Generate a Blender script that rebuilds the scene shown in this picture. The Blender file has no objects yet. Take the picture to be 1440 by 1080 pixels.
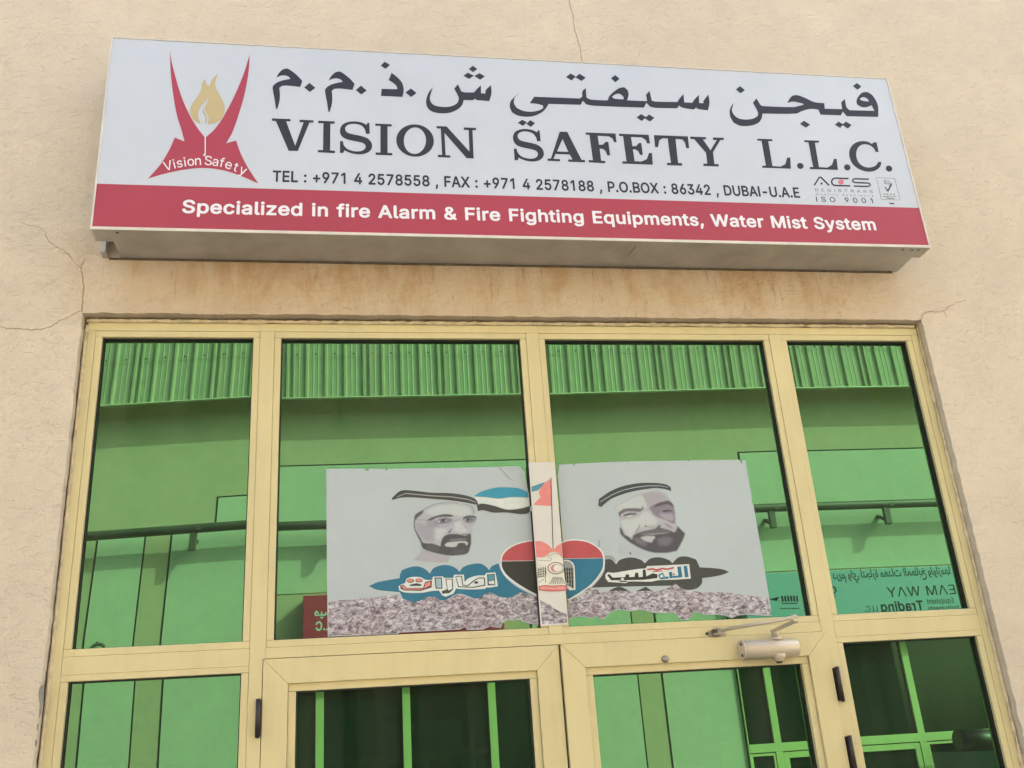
import bpy, bmesh, math, random
import numpy as np
from mathutils import Vector, Matrix, noise

# ------------------------------------------------------------------ camera, world, sun, exposure
S = bpy.context.scene
COL = S.collection
Z0 = 3.3                                     # height of the shopfront head above the pavement
CAM = Vector((0.88787, -3.40309, -1.56484 + Z0))
F = 1363.67                                  # focal length in photo pixels (photo 1440 x 1080)
RT = ((0.98615742, -0.15258527, -0.06489434),
      (-0.00303934, 0.37467337, -0.92715189),
      (0.1657839, 0.91451495, 0.36902316))   # rows: camera right, down, forward
cam = bpy.data.cameras.new('camera')
cam.sensor_fit = 'HORIZONTAL'
cam.sensor_width = 36
cam.lens = F / 1440 * 36
cam.clip_start = 0.05
cam.clip_end = 2000
co = bpy.data.objects.new('camera', cam)
COL.objects.link(co)
r, d, f = (Vector(v) for v in RT)
m = Matrix(((r.x, -d.x, -f.x), (r.y, -d.y, -f.y), (r.z, -d.z, -f.z)))
co.matrix_world = Matrix.Translation(CAM) @ m.to_4x4()
S.camera = co

SUN = Vector((1.4, 1.0, 1.17)).normalized()  # towards the sun: behind the shop, so the shopfront is in open shade
W = bpy.data.worlds.new('World')
S.world = W
W.use_nodes = True
wn = W.node_tree.nodes
sky = wn.new('ShaderNodeTexSky')
sky.sky_type = 'NISHITA'
sky.sun_disc = False
sky.sun_elevation = math.asin(SUN.z)
sky.sun_rotation = math.atan2(SUN.x, SUN.y)
sky.dust_density = 5.0
sky.air_density = 1.0
sky.ozone_density = 1.0
bg = wn['Background']
bg.inputs[1].default_value = 0.15
W.node_tree.links.new(sky.outputs[0], bg.inputs[0])
sl = bpy.data.lights.new('sun', 'SUN')
sl.energy = 2.0
sl.angle = math.radians(0.5)
sl.color = (1.0, 0.95, 0.87)
so = bpy.data.objects.new('sun', sl)
COL.objects.link(so)
so.rotation_euler = SUN.to_track_quat('Z', 'Y').to_euler()
S.view_settings.view_transform = 'Standard'
S.view_settings.look = 'None'
S.view_settings.gamma = 1
S.view_settings.use_curve_mapping = False
S.view_settings.exposure = 2.48
S.cycles.max_bounces = 10
S.cycles.glossy_bounces = 6
S.cycles.diffuse_bounces = 5

# ------------------------------------------------------------------ helpers
random.seed(7)
ORG = {}


def ray(px, py):
    u = Vector(((px - 720) / F, (py - 540) / F, 1))
    return Vector((RT[0][i] * u.x + RT[1][i] * u.y + RT[2][i] * u.z for i in range(3)))


def U(px, py, Y=0.0):
    """photo pixel -> point on the real plane y = Y"""
    v = ray(px, py)
    return CAM + v * ((Y - CAM.y) / v.y)


GL = 0.03                                    # y of the glass
OPA = math.atan(0.043)                       # the opposite building stands slightly askew
OP0 = Vector((0.0, 2 * GL - 9.129, 0))       # a point at the foot of its facade
OPX = Vector((math.cos(OPA), math.sin(OPA), 0))
OPN = Vector((-math.sin(OPA), math.cos(OPA), 0))


def M(px, py, s=0.0):
    """photo pixel seen in the glass -> (u, z) on the opposite facade, s metres in front of it"""
    v = ray(px, py)
    v = Vector((v.x, -v.y, v.z))
    c = Vector((CAM.x, 2 * GL - CAM.y, CAM.z))
    p0 = OP0 + OPN * s
    t = (p0 - c).dot(OPN) / v.dot(OPN)
    p = c + v * t
    return ((p - OP0).dot(OPX), p.z)


def root(name, loc, label, cat, rz=0.0):
    o = bpy.data.objects.new(name, None)
    o.empty_display_size = 0.2
    COL.objects.link(o)
    o.location = loc
    o.rotation_euler = (0, 0, rz)
    o['label'] = label
    o['category'] = cat
    ORG[o.name] = Vector(loc)
    return o


def link(name, me, parent=None, mats=None, smooth=False):
    for mm in (mats or []):
        me.materials.append(mm)
    o = bpy.data.objects.new(name, me)
    COL.objects.link(o)
    if parent is not None:
        o.parent = parent
        off = ORG.get(parent.name, Vector((0, 0, 0)))
        ORG[o.name] = off
        if off.length > 0:
            me.transform(Matrix.Translation(-off))
    if smooth:
        for p in me.polygons:
            p.use_smooth = True
    return o


class MB:
    """collects shapes into one mesh"""

    def __init__(self):
        self.bm = bmesh.new()
        self.mi = 0

    def _tag(self, geom):
        for g in geom:
            if isinstance(g, bmesh.types.BMFace):
                g.material_index = self.mi

    def box(self, x0, x1, y0, y1, z0, z1, bev=0.0):
        return self.prism([(x0, z0), (x1, z0), (x1, z1), (x0, z1)], y0, y1, bev)

    def prism(self, pts, y0, y1, bev=0.0):
        """polygon in the xz plane pulled from y0 to y1"""
        bm = bmesh.new()
        a = [bm.verts.new((x, y0, z)) for x, z in pts]
        b = [bm.verts.new((x, y1, z)) for x, z in pts]
        n = len(pts)
        bm.faces.new(a)
        bm.faces.new(list(reversed(b)))
        for i in range(n):
            bm.faces.new((a[i], b[i], b[(i + 1) % n], a[(i + 1) % n]))
        bmesh.ops.recalc_face_normals(bm, faces=bm.faces[:])
        if bev:
            bmesh.ops.bevel(bm, geom=bm.edges[:], offset=bev, segments=2, profile=0.6, affect='EDGES')
        self.join(bm)

    def join(self, bm):
        for fc in bm.faces:
            fc.material_index = self.mi
        me = bpy.data.meshes.new('tmp')
        bm.to_mesh(me)
        bm.free()
        self.bm.from_mesh(me)
        bpy.data.meshes.remove(me)

    def tube(self, pts, rad, seg=12, cap=True):
        """round bar through points; rad a number or one per point"""
        bm = bmesh.new()
        pts = [Vector(p) for p in pts]
        n = len(pts)
        rr = rad if isinstance(rad, (list, tuple)) else [rad] * n
        rings = []
        up = Vector((0.13, 0.31, 0.94))
        for i, p in enumerate(pts):
            t = (pts[min(i + 1, n - 1)] - pts[max(i - 1, 0)]).normalized()
            a = t.cross(up)
            if a.length < 0.1:
                a = t.cross(Vector((1, 0, 0)))
            a.normalize()
            b = t.cross(a)
            rings.append([bm.verts.new(p + (a * math.cos(2 * math.pi * k / seg) + b * math.sin(2 * math.pi * k / seg)) * rr[i]) for k in range(seg)])
        for i in range(n - 1):
            for k in range(seg):
                fc = bm.faces.new((rings[i][k], rings[i][(k + 1) % seg], rings[i + 1][(k + 1) % seg], rings[i + 1][k]))
                fc.smooth = True
        if cap:
            bm.faces.new(rings[0])
            bm.faces.new(rings[-1])
        bmesh.ops.recalc_face_normals(bm, faces=bm.faces[:])
        self.join(bm)

    def bar(self, a, b, w, h, up=(0, 0, 1), bev=0.001):
        """flat bar from a to b, w wide (sideways), h high (along up)"""
        a, b, up = Vector(a), Vector(b), Vector(up)
        t = (b - a).normalized()
        s = t.cross(up).normalized()
        u = s.cross(t)
        bm = bmesh.new()
        vs = [bm.verts.new(p + s * (i * w / 2) + u * (j * h / 2)) for p in (a, b) for i, j in ((-1, -1), (1, -1), (1, 1), (-1, 1))]
        for q in ((0, 1, 2, 3), (7, 6, 5, 4), (0, 4, 5, 1), (1, 5, 6, 2), (2, 6, 7, 3), (3, 7, 4, 0)):
            bm.faces.new([vs[k] for k in q])
        bmesh.ops.recalc_face_normals(bm, faces=bm.faces[:])
        if bev:
            bmesh.ops.bevel(bm, geom=bm.edges[:], offset=bev, segments=2, affect='EDGES')
        self.join(bm)

    def flat(self, contours, Y, off=0.0, th=0.0002):
        """filled outline(s) (with holes) given as x,z lists, a thin sheet standing at y = Y"""
        me = fill(contours, th, off)
        bm = bmesh.new()
        bm.from_mesh(me)
        bpy.data.meshes.remove(me)
        for v in bm.verts:
            v.co = Vector((v.co.x, Y + v.co.z, v.co.y))
        self.join(bm)

    def build(self, name, mats, parent=None):
        me = bpy.data.meshes.new(name)
        self.bm.to_mesh(me)
        self.bm.free()
        return link(name, me, parent, mats if isinstance(mats, (list, tuple)) else [mats])


def fill(contours, th=0.0, off=0.0):
    cu = bpy.data.curves.new('tmp', 'CURVE')
    cu.dimensions = '2D'
    cu.fill_mode = 'BOTH'
    cu.extrude = th
    cu.offset = off
    for c in contours:
        sp = cu.splines.new('POLY')
        sp.points.add(len(c) - 1)
        for i, p in enumerate(c):
            sp.points[i].co = (p[0], p[1], 0, 1)
        sp.use_cyclic_u = True
    o = bpy.data.objects.new('tmp', cu)
    COL.objects.link(o)
    dg = bpy.context.evaluated_depsgraph_get()
    dg.update()
    me = bpy.data.meshes.new_from_object(o.evaluated_get(dg))
    bpy.data.objects.remove(o)
    bpy.data.curves.remove(cu)
    return me


def smooth(pts, lim=42, n=4):
    """round off the gentle corners of a traced outline, keep the sharp ones"""
    P = [Vector((p[0], p[1])) for p in pts]
    k = len(P)
    cor = []
    for i in range(k):
        a, b = P[i] - P[i - 1], P[(i + 1) % k] - P[i]
        cor.append(a.length < 1e-6 or b.length < 1e-6 or math.degrees(a.angle(b)) > lim)
    out = []
    for i in range(k):
        p0, p1, p2, p3 = P[i - 1], P[i], P[(i + 1) % k], P[(i + 2) % k]
        if cor[i] and cor[(i + 1) % k]:
            out.append(p1)
            continue
        L = (p2 - p1).length
        m1 = (p2 - p1) if cor[i] else (p2 - p0).normalized() * L
        m2 = (p2 - p1) if cor[(i + 1) % k] else (p3 - p1).normalized() * L
        for j in range(n):
            t = j / n
            out.append(p1 * (2 * t**3 - 3 * t * t + 1) + m1 * (t**3 - 2 * t * t + t) + p2 * (-2 * t**3 + 3 * t * t) + m2 * (t**3 - t * t))
    return [(p.x, p.y) for p in out]


def ellipse(cx, cy, rx, ry, n=28, a=0):
    c, s = math.cos(a), math.sin(a)
    return [(cx + rx * math.cos(2 * math.pi * i / n) * c - ry * math.sin(2 * math.pi * i / n) * s,
             cy + rx * math.cos(2 * math.pi * i / n) * s + ry * math.sin(2 * math.pi * i / n) * c) for i in range(n)]


def stroke(pts, w):
    """outline of a line of even width w (or one width per point)"""
    P = [Vector((p[0], p[1])) for p in pts]
    ww = w if isinstance(w, (list, tuple)) else [w] * len(P)
    L, R_ = [], []
    for i, p in enumerate(P):
        t = (P[min(i + 1, len(P) - 1)] - P[max(i - 1, 0)]).normalized()
        nn = Vector((-t.y, t.x)) * ww[i] / 2
        L.append((p + nn)[:])
        R_.append((p - nn)[:])
    return L + R_[::-1]


class Win:
    """a zoomed crop of the photograph: crop pixels -> x,z on the plane y = Y"""

    def __init__(self, ox, oy, s, Y):
        self.ox, self.oy, self.s, self.Y = ox, oy, s, Y

    def __call__(self, pts):
        out = []
        for p in pts:
            q = U(self.ox + p[0] / self.s, self.oy + p[1] / self.s, self.Y)
            out.append((q.x, q.z))
        return out


# ------------------------------------------------------------------ materials
def nmat(name):
    mt = bpy.data.materials.new(name)
    mt.use_nodes = True
    nt = mt.node_tree
    return mt, nt, nt.nodes, nt.links, nt.nodes['Principled BSDF']


def nz(nt, scale, detail=4, rough=0.6, dist=0.0, vec=None, mapping=None):
    n = nt.nodes.new('ShaderNodeTexNoise')
    n.inputs['Scale'].default_value = scale
    n.inputs['Detail'].default_value = detail
    n.inputs['Roughness'].default_value = rough
    n.inputs['Distortion'].default_value = dist
    if mapping is not None:
        mp = nt.nodes.new('ShaderNodeMapping')
        mp.inputs['Scale'].default_value = mapping
        nt.links.new(vec, mp.inputs[0])
        vec = mp.outputs[0]
    if vec is not None:
        nt.links.new(vec, n.inputs['Vector'])
    return n.outputs['Fac']


def ramp(nt, fac, stops):
    n = nt.nodes.new('ShaderNodeValToRGB')
    e = n.color_ramp.elements
    while len(e) < len(stops):
        e.new(0.5)
    for i, (p, c) in enumerate(stops):
        e[i].position = p
        e[i].color = (*c, 1) if len(c) == 3 else c
    nt.links.new(fac, n.inputs[0])
    return n.outputs[0]


def g(v):
    return (v, v, v)


def mix(nt, fac, a, b, mode='MIX'):
    n = nt.nodes.new('ShaderNodeMix')
    n.data_type = 'RGBA'
    n.blend_type = mode
    for sock, v in ((n.inputs[0], fac), (n.inputs[6], a), (n.inputs[7], b)):
        if isinstance(v, (int, float)):
            sock.default_value = v
        elif isinstance(v, tuple):
            sock.default_value = (*v, 1)
        else:
            nt.links.new(v, sock)
    return n.outputs[2]


def math_(nt, op, a, b=0.0, c=0.0, clamp=False):
    n = nt.nodes.new('ShaderNodeMath')
    n.operation = op
    n.use_clamp = clamp
    for sock, v in zip(n.inputs, (a, b, c)):
        if isinstance(v, (int, float)):
            sock.default_value = v
        else:
            nt.links.new(v, sock)
    return n.outputs[0]


def bump(nt, b, h, strength, dist):
    n = nt.nodes.new('ShaderNodeBump')
    n.inputs['Strength'].default_value = strength
    n.inputs['Distance'].default_value = dist
    nt.links.new(h, n.inputs['Height'])
    nt.links.new(n.outputs[0], b.inputs['Normal'])


def simple(name, col, rough=0.5, metal=0.0, var=0.08, scale=6.0, spec=0.5, bmp=0.0, bscale=200):
    mt, nt, N, L, b = nmat(name)
    tc = N.new('ShaderNodeTexCoord').outputs['Object']
    f1 = nz(nt, scale, 5, 0.6, 0.2, tc)
    c = ramp(nt, f1, [(0.3, tuple(x * (1 - var) for x in col)), (0.7, tuple(min(1, x * (1 + var)) for x in col))])
    L.new(c, b.inputs['Base Color'])
    b.inputs['Roughness'].default_value = rough
    b.inputs['Metallic'].default_value = metal
    b.inputs['Specular IOR Level'].default_value = spec
    if bmp:
        bump(nt, b, nz(nt, bscale, 4, 0.6, 0, tc), bmp, 0.002)
    return mt


def stucco(name, col, stain=False, relief=1.0):
    mt, nt, N, L, b = nmat(name)
    tc = N.new('ShaderNodeTexCoord').outputs['Object']
    big = nz(nt, 0.9, 5, 0.6, 0.4, tc)
    c = ramp(nt, big, [(0.25, tuple(x * 0.93 for x in col)), (0.75, tuple(x * 1.04 for x in col))])
    mid = nz(nt, 5, 6, 0.65, 0.9, tc)
    c = mix(nt, 0.09, c, ramp(nt, mid, [(0.35, g(0.25)), (0.65, g(1.0))]), 'MULTIPLY')
    fine = nz(nt, 130, 3, 0.6, 0, tc)
    c = mix(nt, 0.09, c, ramp(nt, fine, [(0.3, g(0.2)), (0.7, g(1.0))]), 'MULTIPLY')
    if stain:
        sep = N.new('ShaderNodeSeparateXYZ')
        L.new(tc, sep.inputs[0])
        # brown run-off between the sign box and the head of the shopfront
        zz = math_(nt, 'SUBTRACT', sep.outputs[2], Z0)
        down = math_(nt, 'MULTIPLY', math_(nt, 'SUBTRACT', zz, 0.0), 2.6, clamp=True)
        under = math_(nt, 'MULTIPLY', math_(nt, 'SUBTRACT', 0.46, zz), 9, clamp=True)
        xs = math_(nt, 'MULTIPLY', math_(nt, 'ADD', sep.outputs[0], 1.6 + 0.22), 2.2, clamp=True)
        xe = math_(nt, 'MULTIPLY', math_(nt, 'SUBTRACT', 3.32 - 1.6, sep.outputs[0]), 2.2, clamp=True)
        msk = math_(nt, 'MULTIPLY', math_(nt, 'MULTIPLY', under, math_(nt, 'ADD', math_(nt, 'MULTIPLY', down, 0.75), 0.3)), math_(nt, 'MULTIPLY', xs, xe))
        msk = math_(nt, 'MULTIPLY', msk, math_(nt, 'MULTIPLY', math_(nt, 'ADD', zz, 0.02), 20, clamp=True))
        st = nz(nt, 1.0, 7, 0.7, 0.8, tc, (6, 1, 2.2))
        sf = ramp(nt, st, [(0.40, g(0.05)), (0.58, g(1.0))])
        bl = nz(nt, 5.5, 6, 0.65, 1.0, tc)
        sf = mix(nt, 0.6, sf, ramp(nt, bl, [(0.34, g(0.15)), (0.66, g(1.0))]), 'MULTIPLY')
        k = math_(nt, 'MULTIPLY', math_(nt, 'ADD', math_(nt, 'MULTIPLY', sf, 0.70), 0.42), msk, clamp=True)
        c = mix(nt, math_(nt, 'MULTIPLY', k, 0.92), c, (0.38, 0.225, 0.090))
        thin = nz(nt, 1.0, 5, 0.65, 1.6, tc, (46, 1, 4.5))
        k2 = math_(nt, 'MULTIPLY', ramp(nt, thin, [(0.59, g(0)), (0.67, g(1))]), msk)
        c = mix(nt, math_(nt, 'MULTIPLY', k2, 0.42), c, (0.15, 0.09, 0.045))
    L.new(c, b.inputs['Base Color'])
    b.inputs['Roughness'].default_value = 0.85
    b.inputs['Specular IOR Level'].default_value = 0.25
    # troweled, flaky relief
    n1 = nz(nt, 24, 4, 0.6, 1.2, tc, (1.0, 1.0, 2.0))
    flake = ramp(nt, n1, [(0.57, g(0)), (0.61, g(1))])
    n2 = nz(nt, 70, 5, 0.65, 0.8, tc)
    n3 = nz(nt, 320, 3, 0.6, 0, tc)
    h = math_(nt, 'ADD', math_(nt, 'MULTIPLY', flake, 0.40), math_(nt, 'ADD', math_(nt, 'MULTIPLY', n2, 0.8), math_(nt, 'MULTIPLY', n3, 0.25)))
    bump(nt, b, h, 0.68 * relief, 0.0062)
    return mt


def mirror_glass(name, tint, dust=0.045):
    """green reflective solar glass with a little dust on it"""
    mt, nt, N, L, b = nmat(name)
    N.remove(b)
    tc = N.new('ShaderNodeTexCoord').outputs['Object']
    gl = N.new('ShaderNodeBsdfGlossy')
    gl.inputs['Color'].default_value = (*tint, 1)
    gl.inputs['Roughness'].default_value = 0.0
    df = N.new('ShaderNodeBsdfDiffuse')
    df.inputs['Color'].default_value = (0.30, 0.33, 0.24, 1)
    st = nz(nt, 1.0, 4, 0.6, 0.3, tc, (9, 1, 0.5))
    k = math_(nt, 'MULTIPLY', ramp(nt, st, [(0.35, g(0.25)), (0.75, g(1))]), dust)
    ms = N.new('ShaderNodeMixShader')
    L.new(k, ms.inputs[0])
    L.new(gl.outputs[0], ms.inputs[1])
    L.new(df.outputs[0], ms.inputs[2])
    L.new(ms.outputs[0], N['Material Output'].inputs[0])
    return mt


def aluminium(name, col, rough=0.34):
    mt, nt, N, L, b = nmat(name)
    tc = N.new('ShaderNodeTexCoord').outputs['Object']
    a = nz(nt, 2.2, 5, 0.6, 0.5, tc)
    c = ramp(nt, a, [(0.3, tuple(x * 0.93 for x in col)), (0.7, tuple(x * 1.04 for x in col))])
    dirt = nz(nt, 1.0, 5, 0.7, 0.4, tc, (16, 6, 1.6))
    c = mix(nt, 0.10, c, ramp(nt, dirt, [(0.3, (0.42, 0.34, 0.22)), (0.6, g(1.0))]), 'MULTIPLY')
    sp = nz(nt, 90, 3, 0.6, 0, tc)
    c = mix(nt, 0.06, c, ramp(nt, sp, [(0.28, g(0.1)), (0.40, g(1.0))]), 'MULTIPLY')
    L.new(c, b.inputs['Base Color'])
    b.inputs['Roughness'].default_value = rough
    b.inputs['Specular IOR Level'].default_value = 0.4
    bump(nt, b, nz(nt, 500, 2, 0.5, 0, tc), 0.05, 0.001)
    return mt


def rubble_mat():
    mt, nt, N, L, b = nmat('printed_rubble')
    tc = N.new('ShaderNodeTexCoord').outputs['Object']
    a = nz(nt, 60, 8, 0.78, 0.7, tc, (0.8, 1, 1.4))
    c = ramp(nt, a, [(0.36, (0.05, 0.04, 0.055)), (0.45, (0.17, 0.145, 0.165)), (0.52, (0.36, 0.34, 0.375)), (0.64, (0.66, 0.65, 0.69))])
    a2 = nz(nt, 5, 3, 0.6, 0.5, tc)
    c = mix(nt, 0.5, c, ramp(nt, a2, [(0.38, (0.70, 0.56, 0.58)), (0.6, g(1.0))]), 'MULTIPLY')
    L.new(c, b.inputs['Base Color'])
    b.inputs['Roughness'].default_value = 0.5
    return mt


def sheet_mat(name, col):
    mt, nt, N, L, b = nmat(name)
    tc = N.new('ShaderNodeTexCoord').outputs['Object']
    wv = nt.nodes.new('ShaderNodeTexWave')
    wv.bands_direction = 'Z'
    wv.inputs['Scale'].default_value = 62
    wv.inputs['Distortion'].default_value = 0.6
    nt.links.new(tc, wv.inputs[0])
    f1 = nz(nt, 3, 4, 0.6, 0.3, tc)
    c = ramp(nt, f1, [(0.3, tuple(x * 0.95 for x in col)), (0.7, tuple(x * 1.04 for x in col))])
    c = mix(nt, 0.06, c, wv.outputs['Color'], 'MULTIPLY')
    L.new(c, b.inputs['Base Color'])
    b.inputs['Roughness'].default_value = 0.38
    return mt


MAT = dict(
    stucco=stucco('cream_stucco', (0.612, 0.527, 0.413), True),
    frame=aluminium('cream_aluminium', (0.565, 0.49, 0.268)),
    gasket=simple('black_rubber', (0.012, 0.012, 0.012), 0.55),
    glass=mirror_glass('green_reflective_glass', (0.078, 0.192, 0.100), 0.09),
    sealant=simple('yellowed_sealant', (0.50, 0.42, 0.27), 0.7, var=0.3, scale=30, bmp=0.6, bscale=120),
    crack=simple('crack_shadow', (0.27, 0.20, 0.135), 0.95),  # brown of the crack lines and the rust run
    mortar=simple('bare_grey_mortar', (0.20, 0.19, 0.17), 0.95, var=0.3, scale=40),
    hinge=simple('brown_hinge', (0.022, 0.013, 0.011), 0.45),
    closer=simple('champagne_closer', (0.50, 0.43, 0.33), 0.32, 0.25, var=0.05),
    steel=simple('dull_steel', (0.30, 0.27, 0.22), 0.4, 0.6, var=0.15, scale=40),
    screw=simple('dark_screw', (0.04, 0.035, 0.03), 0.5),
    panel=simple('white_sign_face', (0.455, 0.492, 0.552), 0.34, var=0.035, scale=1.3, bmp=0.12, bscale=2.2),
    red=simple('red_vinyl', (0.325, 0.034, 0.060), 0.38, var=0.05, scale=2, spec=0.4),
    ink=simple('charcoal_vinyl', (0.030, 0.031, 0.042), 0.42, var=0.04, spec=0.22),
    gold=simple('gold_vinyl', (0.42, 0.34, 0.17), 0.36, var=0.04),
    white=simple('white_vinyl', (0.66, 0.67, 0.705), 0.4, var=0.02),
    pink=simple('pink_vinyl', (0.55, 0.12, 0.18), 0.36),
    greyink=simple('pale_grey_vinyl', (0.22, 0.23, 0.265), 0.4),
    trim=simple('pale_aluminium_trim', (0.55, 0.51, 0.45), 0.38, 0.2, var=0.12, scale=14),
    tin=simple('galvanised_sheet', (0.40, 0.378, 0.335), 0.45, 0.25, var=0.16, scale=7),
    seal=simple('dirty_joint', (0.10, 0.075, 0.05), 0.9, var=0.4, scale=20),  # brown tone painted for the shade in the gap behind the sign box
    dark=simple('dark_gap', (0.03, 0.025, 0.02), 0.9),
    road=simple('dusty_concrete', (0.28, 0.26, 0.23), 0.9, var=0.25, scale=3, bmp=0.5),
    paving=simple('paving_concrete', (0.33, 0.31, 0.27), 0.85, var=0.15, scale=3, bmp=0.4),
    opp_wall=stucco('beige_render', (0.51, 0.425, 0.295), relief=0.4),
    opp_panel=stucco('pale_render_panel', (0.52, 0.525, 0.41), relief=0.5),
    fascia=simple('profiled_sheet', (0.62, 0.61, 0.43), 0.4, 0.1, var=0.05),
    opp_frame=simple('pale_window_frame', (0.46, 0.52, 0.24), 0.4, var=0.05),
    opp_rail=simple('dark_steel_rail', (0.095, 0.085, 0.065), 0.5, 0.1),
    teal=simple('teal_sign_face', (0.22, 0.375, 0.44), 0.4, var=0.03),
    oppred=simple('deep_red_sign_face', (0.42, 0.030, 0.07), 0.4, var=0.04),
    rubble=rubble_mat(),
    sheet=sheet_mat('poster_sheet', (0.375, 0.432, 0.452)),
    strip=sheet_mat('poster_strip', (0.56, 0.545, 0.505)),
)
mt_, nt_, N_, L_, b_ = nmat('printed_photograph')
at_ = N_.new('ShaderNodeVertexColor')
at_.layer_name = 'print'
L_.new(at_.outputs[0], b_.inputs['Base Color'])
b_.inputs['Roughness'].default_value = 0.45
b_.inputs['Specular IOR Level'].default_value = 0.25
MAT['photo'] = mt_
P = {k: simple('print_' + k, c, 0.45, var=0.07, scale=25, spec=0.22) for k, c in dict(
    charcoal=(0.055, 0.06, 0.055), blue=(0.028, 0.145, 0.225), sky=(0.045, 0.255, 0.36), red=(0.40, 0.075, 0.085),
    rose=(0.62, 0.21, 0.19), black=(0.035, 0.037, 0.032), pale=(0.47, 0.49, 0.485), white=(0.56, 0.60, 0.57),
    skin=(0.36, 0.355, 0.375), lilac=(0.30, 0.285, 0.315), mauve=(0.215, 0.19, 0.225), hair=(0.068, 0.066, 0.072), soft=(0.14, 0.135, 0.15),
    cream=(0.62, 0.60, 0.52), teal=(0.08, 0.24, 0.30), ice=(0.30, 0.40, 0.47), grey=(0.27, 0.29, 0.28)).items()}
mt_, nt_, N_, L_, b_ = nmat('dark_window_glass')
b_.inputs['Base Color'].default_value = (0.008, 0.020, 0.013, 1)
b_.inputs['Roughness'].default_value = 0.02
b_.inputs['IOR'].default_value = 1.62
MAT['opp_glass'] = mt_

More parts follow.
